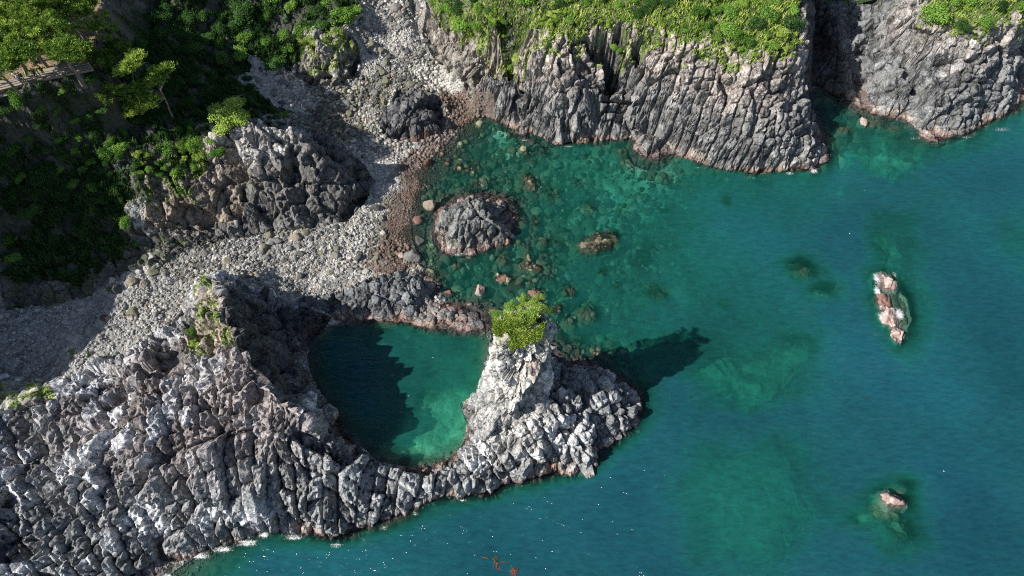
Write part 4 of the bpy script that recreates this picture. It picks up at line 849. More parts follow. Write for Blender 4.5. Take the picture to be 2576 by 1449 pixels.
        ch = N.new('ShaderNodeMapRange'); ch.inputs[1].default_value = .35; ch.inputs[2].default_value = .65; ch.inputs[3].default_value = .8; ch.inputs[4].default_value = 1.22; L.new(w3.outputs[0], ch.inputs[0])  # light and dark of the wavelet slopes, painted into the body colour
        sc_ = node(N, 'ShaderNodeVectorMath', operation='SCALE'); L.new(cr.outputs[0], sc_.inputs[0]); L.new(m('MULTIPLY', mr.outputs[0], ch.outputs[0]), sc_.inputs['Scale'])
        bu = N.new('ShaderNodeBump'); bu.inputs['Distance'].default_value = 1.25; cm = N.new('ShaderNodeMapRange'); cm.inputs[1].default_value = 1.5; cm.inputs[2].default_value = 6; cm.inputs[3].default_value = .3; cm.inputs[4].default_value = 1; L.new(dp, cm.inputs[0]); L.new(cm.outputs[0], bu.inputs['Strength']); L.new(m('ADD', w1.outputs[0], m('MULTIPLY', w2.outputs[0], 2.)), bu.inputs['Height'])
        df = N.new('ShaderNodeBsdfDiffuse'); L.new(sc_.outputs[0], df.inputs[0])
        body = N.new('ShaderNodeMixShader'); L.new(m('SUBTRACT', 1., m('EXPONENT', m('ADD', m('MULTIPLY', dp, -.11), m('MULTIPLY', m('MULTIPLY', dp, dp), -.028)))), body.inputs[0]); L.new(tr.outputs[0], body.inputs[1]); L.new(df.outputs[0], body.inputs[2])
        gl = N.new('ShaderNodeBsdfGlossy'); gl.inputs['Roughness'].default_value = .045; L.new(bu.outputs[0], gl.inputs['Normal'])
        fr = N.new('ShaderNodeFresnel'); fr.inputs[0].default_value = 1.33
        s1 = N.new('ShaderNodeMixShader'); L.new(fr.outputs[0], s1.inputs[0]); L.new(body.outputs[0], s1.inputs[1]); L.new(gl.outputs[0], s1.inputs[2])
        fn = noise(N, L, co, 1.9, 12, .85, 2.5); th = m('SUBTRACT', m('ADD', fn.outputs[0], m('MULTIPLY', fm, .42)), .80)
        fd = N.new('ShaderNodeBsdfDiffuse'); fd.inputs[0].default_value = (.8, .82, .82, 1)
        s2 = N.new('ShaderNodeMixShader'); cl = N.new('ShaderNodeClamp'); L.new(m('MULTIPLY', m('MULTIPLY', th, 7.), m('GREATER_THAN', fm, .04)), cl.inputs[0]); L.new(cl.outputs[0], s2.inputs[0])
        L.new(s1.outputs[0], s2.inputs[1]); L.new(fd.outputs[0], s2.inputs[2]); L.new(s2.outputs[0], out_.inputs[0])
    M_WATER = mat('sea_water', b)
    o = npmesh('water', np.concatenate([Vw, ext]), np.concatenate([f[keep], Fe]), M_WATER, None, True, attrs={'depth': np.concatenate([dv, np.full(8, 11.)]), 'foam': np.concatenate([fv, np.zeros(8)])})
    tag(o, kind='structure')
water()

# ------------------------------------------------------------------ sea stack: a tower of its own on the platform
def sea_stack():
    root = empty('sea_stack', (1.5, 37, 0)); tag(root, 'tall pale rock stack with a leafy top standing at the rim of the round pool', 'sea stack')
    # height, centre x, centre y, half width x, half width y
    prof = [(-1, -.9, 33.5, 6.8, 6.0), (2, -.7, 34.0, 6.2, 5.7), (4.5, -.3, 34.8, 5.3, 5.2), (7, .4, 35.8, 4.5, 4.7), (10, .9, 36.8, 4.1, 4.3), (14, 1.4, 37.8, 3.9, 3.9), (18, 1.6, 38.7, 3.75, 3.5), (21, 1.6, 39.2, 3.7, 3.1), (23.1, 1.4, 39.6, 3.1, 2.6), (24, 1.4, 39.8, 2.0, 1.7), (24.2, 1.4, 39.8, .15, .15)]
    pr = np.array(prof); nz, na = 230, 380; tz = np.linspace(0, len(pr) - 1, nz); k = np.minimum(tz.astype(int), len(pr) - 2); f = (tz - k)[:, None]; L_ = pr[k] * (1 - f) + pr[k + 1] * f
    th = np.linspace(0, 2 * np.pi, na, endpoint=False)[None]; ce, se = np.cos(th), np.sin(th)
    z = np.broadcast_to(L_[:, :1], (nz, na)); ax = L_[:, 3:4]; ay = L_[:, 4:5]
    # flat faces: the arete between the sunny and the shaded face winds from south-east at the top to south-west at the foot
    ta = np.radians(np.interp(z, [4, 8, 14, 20, 24], [-128, -118, -85, -45, -30]))
    inv = np.zeros(z.shape) + .8
    for fa, fd in ((ta - R(44), .84), (ta + R(44), .80), (R(178), .98), (R(62), .92), (R(118), .95), (R(10), .95)):
        inv = np.maximum(inv, np.cos(th - fa) / fd)
    sq = 1 / inv; ar = 1.
    s_ = th * 5.
    f1, f2, k1, k2, k3, ox, oy = voro(s_ / 2.1 + 3 + .5 * fbm(s_ / 2, z / 2, 1), z / 2.6 + .3 * fbm(s_ / 2, z / 2, 3), 4)
    g1, g2, j1, j2, j3, px, py = voro(s_ / .8 + 9, z / 1.0, 9)
    d = 1.15 * (k1 - .5) + 1.9 * ((k2 - .5) * ox + (k3 - .5) * oy) - .45 * np.exp(-((f2 - f1) / .1) ** 2) + .22 * (j1 - .5) + .35 * ((j2 - .5) * px + (j3 - .5) * py) - .1 * np.exp(-((g2 - g1) / .15) ** 2) + .7 * fbm(s_ / 4, z / 5, 7)
    seam = np.minimum(th, 2 * np.pi - th); d = d * sstep(0, .25, seam); d = d * sstep(24.2, 22, z)
    x = L_[:, 1:2] + ce * sq * (ax * ar) + ce * d; y = L_[:, 2:3] + se * sq * (ay * ar) + se * d; zz = z + fbm(x / 2, y / 2, 2) * .5 + (.35 * fbm(x, y, 3))
    n2_ = fbm(s_ / 2.2 + 5, z / 2.2, 6); pale = sstep(-.3, .35, n2_ + .25)[..., None]
    c = mix(col((.24, .245, .245)), col((.62, .60, .56)), pale * ((.3 + .7 * sstep(4, 13, z)) * (1 - .45 * sstep(.2, .5, fbm(s_ / 3, z / 4, 9))))[..., None]) * (1 + .35 * (k1 - .5) + .15 * (j1 - .5))[..., None]
    ib = np.exp(-(((s_ - 25.5) / 1.3) ** 2 + ((z - 17.5) / 1.6) ** 2))[..., None]; c = mix(c, col((.30, .24, .2)), np.clip(ib, 0, .8))
    lo = sstep(2.4, 1.3, z + n2_)[..., None] * .8; c = mix(c, col((.2, .18, .16)), lo)
    tp = sstep(20.5, 23, z + n2_)[..., None] * .6; c = mix(c, col((.22, .24, .1)), tp)
    ix = np.arange(nz * na).reshape(nz, na); nx2 = np.roll(ix, -1, 1); f = np.stack([ix[:-1], nx2[:-1], nx2[1:], ix[1:]], -1).reshape(-1, 4)
    Vv = np.stack([x, y, zz], -1).reshape(-1, 3) - np.array([1.5, 37, 0])
    npmesh('rock_tower', Vv, f, M_ROCK, np.clip(c, .01, .8).reshape(-1, 3), False, root)
sea_stack()

# ------------------------------------------------------------------ leaves
def quads(Pc, nrm_, size, asp=.6):
    """one leaf quad at each point, facing roughly nrm_"""
    n = len(Pc); r = rng.normal(size=(n, 3)); t = np.cross(nrm_, r); t /= np.linalg.norm(t, axis=1)[:, None] + 1e-9; b = np.cross(nrm_, t); b /= np.linalg.norm(b, axis=1)[:, None] + 1e-9
    size = np.broadcast_to(size, n)[:, None]
    V_ = np.stack([Pc - t * size, Pc - b * size * asp, Pc + t * size, Pc + b * size * asp], 1)
    return V_.reshape(-1, 3), np.arange(4 * n).reshape(n, 4)
def lump_crown(n, lumps, leaf, seed, flat=.75, spread=.62, lr=(.28, .5)):
    r = np.random.default_rng(seed); cs = r.normal(size=(lumps, 3)); cs /= np.linalg.norm(cs, axis=1)[:, None]; cs *= r.uniform(.2, spread, lumps)[:, None]; cs[:, 2] = np.abs(cs[:, 2]) * flat
    ra = r.uniform(*lr, lumps); k = r.choice(lumps, n, p=ra ** 2 / (ra ** 2).sum()); d = r.normal(size=(n, 3)); d /= np.linalg.norm(d, axis=1)[:, None]
    d[:, 2] = np.where(r.random(n) < .75, np.abs(d[:, 2]), d[:, 2])
    rad = ra[k] * (1 - .35 * r.random(n) ** 2) * (1 + .12 * r.normal(size=n)); Pc = cs[k] + d * rad[:, None]; Pc[:, 2] = np.maximum(Pc[:, 2], -.12)
    nn = d + r.normal(size=(n, 3)) * .65 + np.array([0, 0, .35]); nn /= np.linalg.norm(nn, axis=1)[:, None]
    V_, F_ = quads(Pc, nn, leaf * r.uniform(.7, 1.3, n)); tone = np.repeat(np.clip(.5 + .22 * r.normal(size=n) + .25 * (r.random(lumps)[k] - .5), 0, 1), 4)
    return V_, F_, tone
def crown_mesh(name, m, *a, **k):
    V_, F_, t = lump_crown(*a, **k); return npmesh(name, V_, F_, m, link=False, attrs={'tone': t})
BV = {}
for key, m in (('bush', M_BUSH), ('dark', M_DARK)):
    BV[key] = [crown_mesh('foliage', m, 2800, 15, .052, 30 + q_, lr=(.18, .5), spread=.75) for q_ in range(4)]
BV['lime'] = [crown_mesh('foliage', M_GRASS, 2200, 12, .048, 60 + q_, lr=(.16, .48), spread=.8) for q_ in range(2)]
def bush(x, y, z, s, key, lab, grp=None, name='bush', flat=1.):
    me = random.choice(BV[key]); o = bpy.data.objects.new(name, me); C.collection.objects.link(o)
    o.location = (x, y, z - .1 * s); o.scale = (s * random.uniform(.75, 1.3), s * random.uniform(.75, 1.3), s * random.uniform(.5, 1.05) * flat); o.rotation_euler = (random.uniform(-.15, .15), random.uniform(-.15, .15), random.uniform(0, 6.28)); tag(o, lab, 'bush', grp); return o
def zat(x, y): return float(ground(x, y))
def fill(polys_uv, n, s, keys, lab, grp, mind=.7, zadd=0):
    pl = poly(*polys_uv); xs_ = [p_[0] for p_ in pl]; ys_ = [p_[1] for p_ in pl]; put_ = []
    for _ in range(n * 40):
        if len(put_) >= n: break
        x = random.uniform(min(xs_), max(xs_)); y = random.uniform(min(ys_), max(ys_))
        if not inpoly(np.array([x]), np.array([y]), pl)[0]: continue
        r = s[0] + (s[1] - s[0]) * random.random() ** 1.6
        if any(math.hypot(x - a, y - b) < (r + c) * mind for a, b, c in put_): continue
        put_.append((x, y, r)); bush(x, y, zat(x, y) + zadd, r, random.choice(keys), lab, grp)
# top of the long headland
fill(((1080,-25), (1085,20), (1130,40), (1160,80), (1235,70), (1250,10), (1300,-25)), 16, (1.4, 3.0), ('bush', 'bush', 'dark'), 'leafy green bush on the left corner of the long headland top', 'bushes on the left corner of the long headland')
fill(((1280,-25), (1290,15), (1420,25), (1500,10), (1560,20), (1600,60), (1640,20), (1750,0), (1750,-25)), 26, (1.4, 3.2), ('bush', 'dark', 'dark'), 'green bush in the middle of the long headland top', 'bushes in the middle of the long headland')
fill(((1740,-25), (1740,60), (1800,90), (1880,110), (1950,125), (2000,90), (2005,-25)), 30, (1.4, 3.0), ('bush', 'bush', 'lime', 'dark'), 'bright green bush on the right end of the long headland top', 'bushes on the right end of the long headland')
fill(((1160,95), (1330,105), (1480,60), (1600,80), (1720,105), (1900,140), (1990,125), (1990,80), (1700,60), (1400,30), (1200,60)), 55, (.5, 1.3), ('lime', 'bush', 'lime'), 'low lime green shrub along the grassy edge of the long headland', 'low shrubs along the edge of the long headland')
fill(((1550,105), (1560,130), (1530,140), (1535,110)), 3, (.8, 1.2), ('bush',), 'small shrub hanging in the dark cleft of the long headland', 'shrubs in the dark cleft')
fill(((2300,-20), (2320,45), (2380,65), (2500,70), (2530,30), (2600,20), (2600,-25)), 26, (1.6, 3.2), ('bush', 'bush', 'dark'), 'rounded green bush on top of the blocky headland beyond the cove', 'bushes on the headland beyond the cove')
fill(((2300,75), (2420,80), (2560,60), (2570,90), (2420,100)), 12, (.4, .9), ('lime',), 'low lime shrub at the rocky rim of the blocky headland', 'low shrubs on the rim of the blocky headland')
# knoll, crag, ridge
fill(((755,75), (800,78), (870,85), (880,110), (820,110), (770,105), (750,115)), 12, (.8, 1.7), ('lime', 'bush'), 'lime green bush crowning the small grassy knoll', 'bushes on the grassy knoll')
fill(((470,300), (520,290), (540,350), (520,370), (470,360)), 8, (1.2, 2.2), ('bush', 'dark'), 'green bush left of the fine-leaved tree on the crag', 'bushes beside the tree on the crag')
fill(((640,280), (700,270), (730,290), (690,302), (650,295)), 6, (.6, 1.0), ('bush', 'dark'), 'bush behind the white top of the crag, right of the tree', 'bushes behind the crag top')
fill(((330,390), (420,360), (500,375), (500,430), (400,440), (340,450)), 20, (.7, 1.6), ('bush', 'lime', 'bush'), 'bright green bush on the sunny ledge left of the crag', 'bushes on the sunny ledge')
fill(((255,350), (300,350), (310,400), (265,405)), 5, (1.2, 1.9), ('bush',), 'bright round bush at the left end of the sunny ledge', 'round bushes left of the ledge')
bush(*at(516, 716)[0], .7, 'lime', 'tuft of green shrub on the tip of the ridge above the pool')
bush(*at(512, 745)[0], .8, 'bush', 'green shrub halfway down the shingle side of the ridge tip')
bush(*at(478, 838)[0], 1.2, 'bush', 'dark green shrub at the shingle edge of the rock platform')
bush(*at(487, 862)[0], .9, 'lime', 'lime green shrub between pale blocks of the rock platform')
bush(*at(690, 318)[0], .9, 'lime', 'olive tuft growing on the white face of the crag')
bush(*at(278, 728)[0], .6, 'lime', 'lime moss cushion beside the white rounded boulder', name='moss_cushion')
bush(*at(323, 677)[0], .5, 'lime', 'lime moss cushion left of the white flat boulder', name='moss_cushion')
bush(*at(423, 649)[0], .6, 'lime', 'yellow green moss cushion on the boulder heap', name='moss_cushion')
bush(*at(337, 616)[0], .8, 'bush', 'small green shrub at the head of the boulder heap')
bush(*at(187, 888)[0], .9, 'bush', 'green shrub on the shaded shingle, left one of two')
bush(*at(222, 893)[0], .8, 'dark', 'green shrub on the shaded shingle at the shade edge')
fill(((400,330), (480,320), (560,335), (560,380), (480,400), (410,380)), 12, (.8, 1.7), ('bush', 'bush', 'dark'), 'green bush on the upper left shoulder of the crag', 'bushes on the shoulder of the crag')
# shaded slopes
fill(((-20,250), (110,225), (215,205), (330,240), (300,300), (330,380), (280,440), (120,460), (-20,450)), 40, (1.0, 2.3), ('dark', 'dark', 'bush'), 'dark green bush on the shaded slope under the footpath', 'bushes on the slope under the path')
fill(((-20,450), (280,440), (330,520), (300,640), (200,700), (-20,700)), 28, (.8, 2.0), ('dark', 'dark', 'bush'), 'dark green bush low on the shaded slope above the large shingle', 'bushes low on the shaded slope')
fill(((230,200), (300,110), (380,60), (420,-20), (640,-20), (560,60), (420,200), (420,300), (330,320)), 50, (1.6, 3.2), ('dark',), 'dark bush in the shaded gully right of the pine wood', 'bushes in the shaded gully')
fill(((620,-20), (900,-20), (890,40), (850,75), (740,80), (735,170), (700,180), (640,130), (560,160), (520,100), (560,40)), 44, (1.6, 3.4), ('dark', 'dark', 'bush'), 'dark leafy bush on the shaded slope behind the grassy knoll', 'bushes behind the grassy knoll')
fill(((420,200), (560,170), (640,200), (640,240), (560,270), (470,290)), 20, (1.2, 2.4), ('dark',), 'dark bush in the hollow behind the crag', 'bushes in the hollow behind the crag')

# the top of the stack
def stack_plants():
    T0 = np.array([1.3, 39.6, 24.25])
    for dx, dy, s, key, lab in ((-3.2, .1, 1.2, 'bush', 'bright round bush on the left edge of the sea stack top'), (-1.3, 1.4, 1.3, 'bush', 'bush at the back left of the sea stack top'), (.2, 2.7, 1.3, 'lime', 'pale leafy bush at the very back of the sea stack top'),
                          (1.9, 1.5, 1.5, 'lime', 'pale leafy bush at the back right of the sea stack top'), (3.3, .5, 1.3, 'dark', 'dark bush overhanging the right edge of the sea stack top'), (1.1, .1, 1.3, 'bush', 'green bush in the middle of the sea stack top'),
                          (-.9, -.3, 1.1, 'lime', 'lime shrub left of the middle of the sea stack top'), (2.0, -1.0, 1.0, 'dark', 'small dark green bush at the front right of the sea stack top'), (-2.1, -1.9, .7, 'lime', 'small lime tuft at the front left lip of the sea stack top'), (-.1, .9, 1.0, 'lime', 'pale shrub between the back bushes of the sea stack top'),
                          (.2, -1.9, .7, 'bush', 'small darker tuft in the front grass of the sea stack top'), (2.2, 2.8, .8, 'lime', 'pale shrub sticking up behind the other bushes of the sea stack')):
        bush(T0[0] + dx, T0[1] + dy * .85 + .35, T0[2] - .1 - .55 * max(0, -dy), s * .86, key, lab)
    # grass on the sloping front
    n = 26000; u_ = rng.uniform(-1, 1, n); w_ = rng.uniform(-1, 1, n); ok = (u_ ** 2 + w_ ** 2 < .75 + .9 * fbm(u_ * 2.2, w_ * 2.2, 4)) & (fbm(u_ * 4, w_ * 4, 8) > -.15) & (w_ < .45); u_, w_ = u_[ok], w_[ok]
    x = 1.0 + u_ * 3.3; y = 38.6 + w_ * 2.6; z = 24.45 - np.clip(38.6 - y, 0, 9) * 1.0 + .35 * fbm(x, y, 3)
    blades('grass', x, y, z, .5, 'yellow green grass covering the sloping top of the sea stack')
def blades(name, x, y, z, hgt, lab=None, m=None):
    n = len(x); a = rng.uniform(0, 6.28, n); l = hgt * rng.uniform(.6, 1.4, n); lean = rng.uniform(.1, .8, n); dx, dy = np.cos(a), np.sin(a); w = .07 + .09 * rng.random(n)
    B0 = np.stack([x - dy * w, y + dx * w, z - .05], 1); B1 = np.stack([x + dy * w, y - dx * w, z - .05], 1); Tt = np.stack([x + dx * l * lean, y + dy * l * lean, z + l * .8], 1)
    V_ = np.stack([B0, B1, Tt], 1).reshape(-1, 3); t = np.repeat(np.clip(.5 + .25 * rng.normal(size=n) + .5 * fbm(x / 1.5, y / 1.5, 5), 0, 1), 3)
    o = npmesh(name, V_, np.arange(3 * n).reshape(n, 3), m or M_GRASS, attrs={'tone': t}); tag(o, lab, None, kind='stuff'); return o
stack_plants()
def cover(maskarr, n, hgt, name, m, lab=None):
    bi = np.flatnonzero(maskarr.ravel()); bi = rng.choice(bi, n); x = XF.ravel()[bi] + rng.uniform(-.1, .1, n); y = YF.ravel()[bi] + rng.uniform(-.1, .1, n); z = Zf.ravel()[bi]
    return blades(name, x, y, z, hgt, lab, m)
topm = (soft(VEG[0]) | soft(VEG[1]))
cover((topm & ~CLEFT) | (fr & ~CLEFT & (n2 + .8 * n4 > .05)) | (fr2 & (n2 + .8 * n4 > .15)), 70000, .55, 'grass', M_GRASS)
cover(((reg == 4) & (n2 + n4 * .6 > .02) & (Zs > 7)) | (rg & (n2 + n4 > .15)) | (sg & (n2 + n4 > 0)) | (plat & (n2 > .1)) | (lw_ & (n2 > .2)), 14000, .4, 'grass', M_GRASS)
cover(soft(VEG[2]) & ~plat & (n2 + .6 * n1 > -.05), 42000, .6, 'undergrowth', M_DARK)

# ------------------------------------------------------------------ pines
def tube(pts, rad, seg=7):
    V_, F_ = [], []; n = len(pts)
    for i in range(n):
        d = (pts[min(i + 1, n - 1)] - pts[max(i - 1, 0)]).normalized(); a = d.orthogonal().normalized(); b = d.cross(a)
        for k in range(seg):
            t = 2 * math.pi * k / seg; V_.append(pts[i] + (a * math.cos(t) + b * math.sin(t)) * rad[i])
    for i in range(n - 1):
        for k in range(seg): F_.append((i * seg + k, i * seg + (k + 1) % seg, (i + 1) * seg + (k + 1) % seg, (i + 1) * seg + k))
    return [tuple(p_) for p_ in V_], F_
def merge(parts):
    V_, F_ = [], []
    for v, f in parts:
        o = len(V_); V_ += v; F_ += [tuple(i + o for i in q_) for q_ in f]
    return V_, F_
def tufts(centres, per, seed, L_=.55):
    r = np.random.default_rng(seed); n = len(centres) * per; c = np.repeat(centres, per, 0); d = r.normal(size=(n, 3)); d[:, 2] = np.abs(d[:, 2]) + .25; d /= np.linalg.norm(d, axis=1)[:, None]
    s = np.cross(d, r.normal(size=(n, 3))); s /= np.linalg.norm(s, axis=1)[:, None]; w = .055; l = L_ * r.uniform(.7, 1.2, n)[:, None]
    V_ = np.stack([c - s * w * .5, c + s * w * .5, c + d * l + s * w, c + d * l - s * w], 1).reshape(-1, 3)
    t = np.repeat(np.repeat(np.clip(.55 + .22 * r.normal(size=len(centres)), 0, 1), per) + .08 * r.normal(size=n), 4)
    return V_, np.arange(4 * n).reshape(n, 4), t
def pine(loc, H_, lean, pads, lab, seed, grp=None, bend=.15, name='pine_tree', r0=.3):
    """pads: (dx, dy, dz, radius) of the foliage tiers from the trunk foot"""
    random.seed(seed); root = empty(name, loc); tag(root, lab, 'pine tree', grp)
    pts = [Vector((lean[0] * t + bend * H_ * math.sin(t * 3) * .3, lean[1] * t + bend * H_ * math.sin(t * 4 + 1) * .2 - bend * H_ * .168, H_ * t)) for t in [i / 9 for i in range(10)]]
    pts[0] = Vector((0, 0, -.6))
    parts_ = [tube(pts, [r0 * (1 - .75 * i / 9) for i in range(10)])]
    cen = []
    for px, py, pz, pr in pads:
        e = Vector((px, py, pz)); t = min(.97, max(.35, pz / H_ - .12)); k = t * 9; i = int(k); s0 = pts[i].lerp(pts[min(9, i + 1)], k - i); mid = s0.lerp(e, .5) + Vector((0, 0, -.25))
        parts_.append(tube([s0, mid, e], [.11, .08, .04], 5)); nt = int(26 * pr * pr) + 8
        rr = np.random.default_rng(seed * 7 + len(cen)); a = rr.uniform(0, 6.28, nt); q_ = np.sqrt(rr.random(nt)) * pr * (1 + .2 * rr.normal(size=nt)); cen.append(np.stack([px + q_ * np.cos(a), py + q_ * np.sin(a), pz + .28 * pr * (1 - (q_ / pr) ** 2) + .15 * rr.normal(size=nt)], 1))
    v, f = merge(parts_); npmesh('trunk', v, f, M_BARK, smooth=True, parent=root)
    V_, F_, t = tufts(np.concatenate(cen), 9, seed); npmesh('crown', V_, F_, M_PINE, parent=root, attrs={'tone': t}); return root
def rpads(seed, H_, lean, R_, n):
    r = random.Random(seed); out = []
    for k in range(n):
        t = .62 + .4 * r.random(); a = r.uniform(0, 6.28); d = R_ * (1.25 - .8 * (t - .6)) * math.sqrt(r.random()); out.append((lean[0] * t + d * math.cos(a), lean[1] * t + d * math.sin(a), H_ * t + r.uniform(-.3, .3), r.uniform(.7, 1.35)))
    return out
protos = []
for k in range(3):
    H_ = 7.5 + k; le = ((-1, .5), (1.2, 1.2), (.3, -.8))[k]
    protos.append(pine((0, 0, 0), H_, le, rpads(20 + k, H_, le, 3.3, 17), 'x', 40 + k))
wood = [(12,40),(60,20),(110,45),(165,30),(215,25),(245,30),(30,85),(85,75),(140,85),(195,80),(240,85),(8,108),(66,100),(128,104),(186,104),(232,98),(40,5),(140,0),(200,-15),(-20,60),(100,-20),(20,-30)]
first = [True] * 3
for k, (u, v) in enumerate(wood):
    x, y = map(float, P(u, v, 32.5)); y -= 1.0; z = 27.2; q_ = k % 3
    if x < -94: continue
    o = protos[q_] if first[q_] else copy_tree(protos[q_]); first[q_] = False
    s = random.uniform(.72, .92) * (.68 if u > 180 else 1); o.location = (x, y + 1.2, zat(x, y)); o.scale = (s, s, s); o.rotation_euler = (0, 0, random.uniform(0, 6.28))
    tag(o, 'yellow green pine in the wood above the footpath', 'pine tree', 'pines of the wood above the path')
def tall(foot_uv, foot_z, top_uv, top_z, pads_uv, lab, seed, r0=.28):
    fx, fy = map(float, P(*foot_uv, foot_z)); tx, ty = map(float, P(*top_uv, top_z)); pads = []
    for u, v, z, r in pads_uv:
        px, py = map(float, P(u, v, z)); pads.append((px - fx, py - fy, z - foot_z, r))
    return pine((fx, fy, foot_z), top_z - foot_z, (tx - fx, ty - fy), pads, lab, seed, r0=r0, bend=.04)
tall((74,264), 23.5, (-2,180), 33, [(-12,170,33,1.6), (12,160,33.5,1.5), (-25,190,32,1.5), (25,140,34,1.4), (5,130,34,1.3)], 'pine with a long leaning trunk that crosses the railing at the left', 61, .36)
tall((209,211), 25.5, (166,150), 33.5, [(150,135,33.5,1.5), (175,125,34,1.6), (190,145,33.5,1.3), (160,110,34.5,1.5), (200,120,34,1.3), (135,120,34,1.2)], 'pine with a thick grey leaning trunk just below the end of the path', 62, .4)
tall((68,192), 27, (54,158), 33, [(45,140,33.5,1.4), (68,145,33.5,1.3), (55,120,34,1.3), (80,125,34,1.2), (40,165,32.5,.9)], 'slim pine on the sandy clearing behind the path', 63, .22)
tall((430,287), 16.5, (404,222), 24.5, [(420,175,25.5,1.25),(408,185,25.2,1.2),(398,200,25,1.3),(392,178,25.4,.8),(385,205,24.6,1.2),(370,218,24.2,1.3),(355,222,24,1.2),(340,228,24,1.1),(322,236,23.5,1.2),(306,228,23.6,.9),(335,245,23.2,1.0),(350,262,22.8,.8),(384,262,22.6,.9),(390,248,23,.8),(356,240,23.5,1)], 'sunlit pine with a bare bent trunk and flat tiers on the shaded slope', 64, .2)
tall((336,214), 20.5, (330,170), 27, [(350,140,27.6,1.15),(338,145,27.4,1.1),(328,160,27,1.2),(340,158,27,1.0),(315,172,26.6,1.2),(302,180,26.4,.9),(326,180,26.4,.9)], 'smaller sunlit pine with flat tiers, up left of the bare-trunked one', 65, .15)

# fine-leaved tree on the crag
def broad_tree(u, v, z, H_, Rr, lab, seed):
    x, y = map(float, P(u, v, z)); g_ = zat(x, y); root = empty('leafy_tree', (x, y, g_)); tag(root, lab, 'tree')
    top = z - g_; parts_ = [tube([Vector((.3, -.4, -.5)), Vector((.2, -.1, top * .3)), Vector((0, 0, top * .6))], [.28, .22, .14])]
    for k in range(7):
        a = k * .9 + .3; parts_.append(tube([Vector((0, 0, top * .35)), Vector((math.cos(a) * Rr * .4, math.sin(a) * Rr * .4, top * .55)), Vector((math.cos(a) * Rr * .7, math.sin(a) * Rr * .7, top * .75))], [.12, .08, .03], 5))
    v_, f_ = merge(parts_); npmesh('trunk', v_, f_, M_BARK, smooth=True, parent=root)
    V_, F_, t = lump_crown(9000, 26, .035, seed, spread=.75, lr=(.16, .34)); V_ = V_ * np.array([Rr, Rr * .9, Rr * .62]) + np.array([0, 0, top * .55])
    npmesh('crown', V_, F_, M_PINE, parent=root, attrs={'tone': t + .05})
broad_tree(572, 266, 19.3, 5, 4.9, 'feathery light green tree leaning over the white top of the crag', 71)

# ------------------------------------------------------------------ path, railing, people
def path():
    a = [P(u, v, 27.06) for u, v in ((-70,262), (0,232), (60,216), (110,203), (170,190), (235,178))]; c = [P(u, v, 27.06) for u, v in ((-70,235), (0,208), (60,198), (105,182), (160,162), (215,145))]
    V_ = [(float(p_[0]), float(p_[1]), 27.35) for p_ in a + c]; n = len(a); F_ = [(i, i + 1, n + i + 1, n + i) for i in range(n - 1)]
    V_ += [(x, y, 27.0) for x, y, z in V_]; m_ = 2 * n
    F_ += [(i + 1, i, m_ + i, m_ + i + 1) for i in range(n - 1)] + [(n + i, n + i + 1, m_ + n + i + 1, m_ + n + i) for i in range(n - 1)]
    tag(npmesh('footpath', V_, F_, plain('path_dirt', (.27, .22, .175), .9, .2, 1.5)), kind='structure')
    # railing
    root = empty('railing', V_[0]); tag(root, 'weathered wooden railing between the footpath and the drop', 'railing'); ox, oy, oz = V_[0]
    E_ = []
    for i in range(n - 1):
        p0 = Vector(V_[i]); p1 = Vector(V_[i + 1]); d = (p1 - p0); L_ = d.length; k_ = max(1, int(L_ / 2.1))
        for j in range(k_): E_.append(p0 + d * (j / k_))
    E_.append(Vector(V_[n - 1])); off = Vector((ox, oy, oz))
    for e in E_:
        v_, f_ = tube([e - off + Vector((0, .1, -.3)), e - off + Vector((0, .1, 1.25))], [.08, .075], 8); npmesh('post', v_, f_, M_WOOD, parent=root)
    for zz in (.35, .7, 1.05):
        ps = [e - off + Vector((0, .1, zz)) for e in E_]; v_, f_ = tube(ps, [.055] * len(ps), 6); npmesh('rail', v_, f_, M_WOOD, parent=root)
    # steps of the timber stair beyond the railing
    root = empty('timber_stair', (0, 0, 0)); tag(root, 'greyish timber stair running down outside the railing at the far left', 'stair')
    for k in range(10):
        u = -40 + k * 11; v0_ = 246 - (k * 11) * .21; x0_, y0_ = map(float, P(u, v0_ + 6, 26.2)); x1_, y1_ = map(float, P(u + 9, v0_ + 4, 26.2)); d = Vector((x1_ - x0_, y1_ - y0_, 0)); nrm2 = Vector((d.y, -d.x, 0)).normalized() * .8; z0_ = 26.9 - .02 * k
        b4 = [Vector((x0_, y0_, z0_)), Vector((x1_, y1_, z0_)), Vector((x1_, y1_, z0_)) + nrm2, Vector((x0_, y0_, z0_)) + nrm2]
        v_ = [tuple(p_) for p_ in b4] + [(p_.x, p_.y, p_.z - .12) for p_ in b4]; f_ = [(3, 2, 1, 0), (4, 5, 6, 7), (0, 1, 5, 4), (1, 2, 6, 5), (2, 3, 7, 6), (3, 0, 4, 7)]
        npmesh('step', v_, f_, M_WOOD, parent=root)
path()
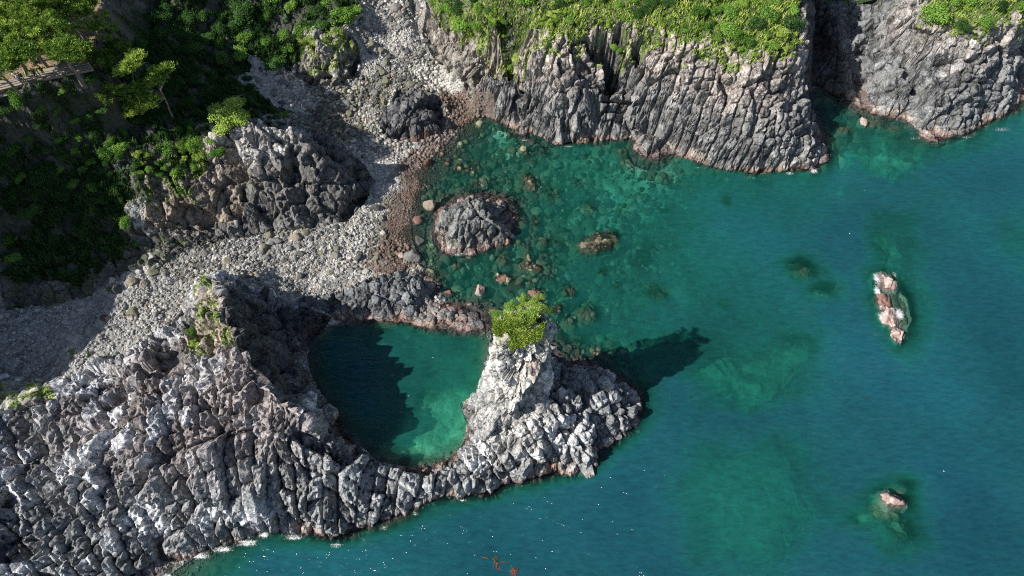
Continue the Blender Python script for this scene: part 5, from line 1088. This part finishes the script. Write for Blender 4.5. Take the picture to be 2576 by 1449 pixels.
def person(u, v, shirt, trousers, hair, lab, face=0, z=27.35):
    x, y = map(float, P(u, v, z)); root = empty('person', (x, y, z), face); tag(root, lab, 'person', 'walkers on the footpath')
    bm_v = [(0,0,.95),(0,0,1.15),(0,.01,1.38),(0,.01,1.5),(0,-.01,1.62),(0,-.01,1.7), (.17,0,1.42),(.24,-.02,1.15),(.2,-.16,.95), (-.17,0,1.42),(-.24,.02,1.15),(-.22,.12,.93), (.1,0,.9),(.11,-.08,.5),(.11,0,.08),(.11,-.14,.04), (-.1,0,.9),(-.11,.06,.5),(-.11,.14,.1),(-.11,.02,.04)]
    ed = [(0,1),(1,2),(2,3),(3,4),(4,5),(2,6),(6,7),(7,8),(2,9),(9,10),(10,11),(0,12),(12,13),(13,14),(14,15),(0,16),(16,17),(17,18),(18,19)]
    rd = [.15,.14,.16,.06,.1,.09,.065,.05,.035,.065,.05,.035,.1,.07,.045,.04,.1,.07,.045,.04]
    def skin(name, vs, es, rs, m, root_i=0):
        me = bpy.data.meshes.new(name); me.from_pydata(vs, es, []); o = bpy.data.objects.new(name, me); C.collection.objects.link(o); o.parent = root
        md = o.modifiers.new('Skin', 'SKIN'); me.skin_vertices or None
        sv = me.skin_vertices[0].data if me.skin_vertices else None
        if sv:
            for i, r_ in enumerate(rs): sv[i].radius = (r_, r_)
            sv[root_i].use_root = True
        s = o.modifiers.new('Subdivision', 'SUBSURF'); s.levels = 1; s.render_levels = 1; me.materials.append(m); return o
    skin('body', bm_v, ed, rd, PM['skin'])
    skin('shirt', [bm_v[i] for i in (0,1,2,6,7,9,10)], [(0,1),(1,2),(2,3),(3,4),(2,5),(5,6)], [.17,.165,.175,.085,.07,.085,.07], PM[shirt])
    skin('trousers', [bm_v[i] for i in (0,12,13,14,16,17,18)], [(0,1),(1,2),(2,3),(0,4),(4,5),(5,6)], [.165,.115,.085,.065,.115,.085,.065], PM[trousers])
    V_, F_ = I2; npmesh('hair', V_ * np.array([.115, .125, .1]) + np.array([0, .015, 1.71]), F_, PM[hair], smooth=True, parent=root)
PM = {k: plain('cloth_' + k, c, .9, .06) for k, c in dict(skin=(.5, .32, .23), white=(.75, .75, .75), black=(.02, .02, .025), navy=(.03, .04, .08), red=(.45, .03, .05), blue=(.05, .25, .5), stripes=(.5, .5, .52), brown=(.12, .04, .04), grey=(.25, .25, .27)).items()}
for a in ((47,203,'white','navy','black','person in a white top on the path, left one of the trio at the railing',.4), (56,208,'white','grey','black','person in white with a dark bag leaning at the railing, middle of the trio',1.2), (63,205,'navy','black','black','person in dark clothes, right one of the trio at the railing',-2),
          (1,212,'black','navy','black','person in black at the very left end of the path',.2), (95,196,'brown','black','black','person in dark red beside the railing post',1.), (112,187,'black','brown','black','person in black standing between the sandy clearing and the railing',2.),
          (154,186,'stripes','grey','black','person in a striped top under the yellow green pine branch',0), (210,163,'blue','navy','black','person in a blue top at the right end of the path',.5), (215,167,'red','red','black','person in red at the right end of the path',2.6)):
    person(a[0], a[1], a[2], a[3], a[4], a[5], a[6])

# floating seaweed at the bottom of the picture
def weed(u, v, n, R_, lab, seed):
    r = np.random.default_rng(seed); x, y = map(float, P(u, v, 0)); V_, F_ = [], []
    for k in range(n):
        a = r.uniform(0, 6.28); p_ = Vector((r.normal() * R_ * .25, r.normal() * R_ * .25, .02)); pts = [p_]
        for j in range(4):
            a += r.normal() * .5; p_ = p_ + Vector((math.cos(a), math.sin(a), r.normal() * .05)) * R_ * .25; pts.append(Vector((p_.x, p_.y, max(-.02, p_.z))))
        vv, ff = tube(pts, [.07, .09, .07, .05, .02], 5); o_ = len(V_); V_ += vv; F_ += [tuple(i + o_ for i in q_) for q_ in ff]
    o = npmesh('seaweed', V_, F_, M_WEED, smooth=True); o.location = (x, y, 0); tag(o, lab, 'seaweed')
M_WEED = plain('red_weed', (.12, .035, .02), .6, .4, 3)
weed(1294, 1438, 26, .6, 'rust red clump of floating seaweed at the bottom edge of the sea', 1)
weed(1245, 1413, 9, 1.3, 'thin rust red strand of floating seaweed left of the clump', 2)
print('objects', len(bpy.data.objects))
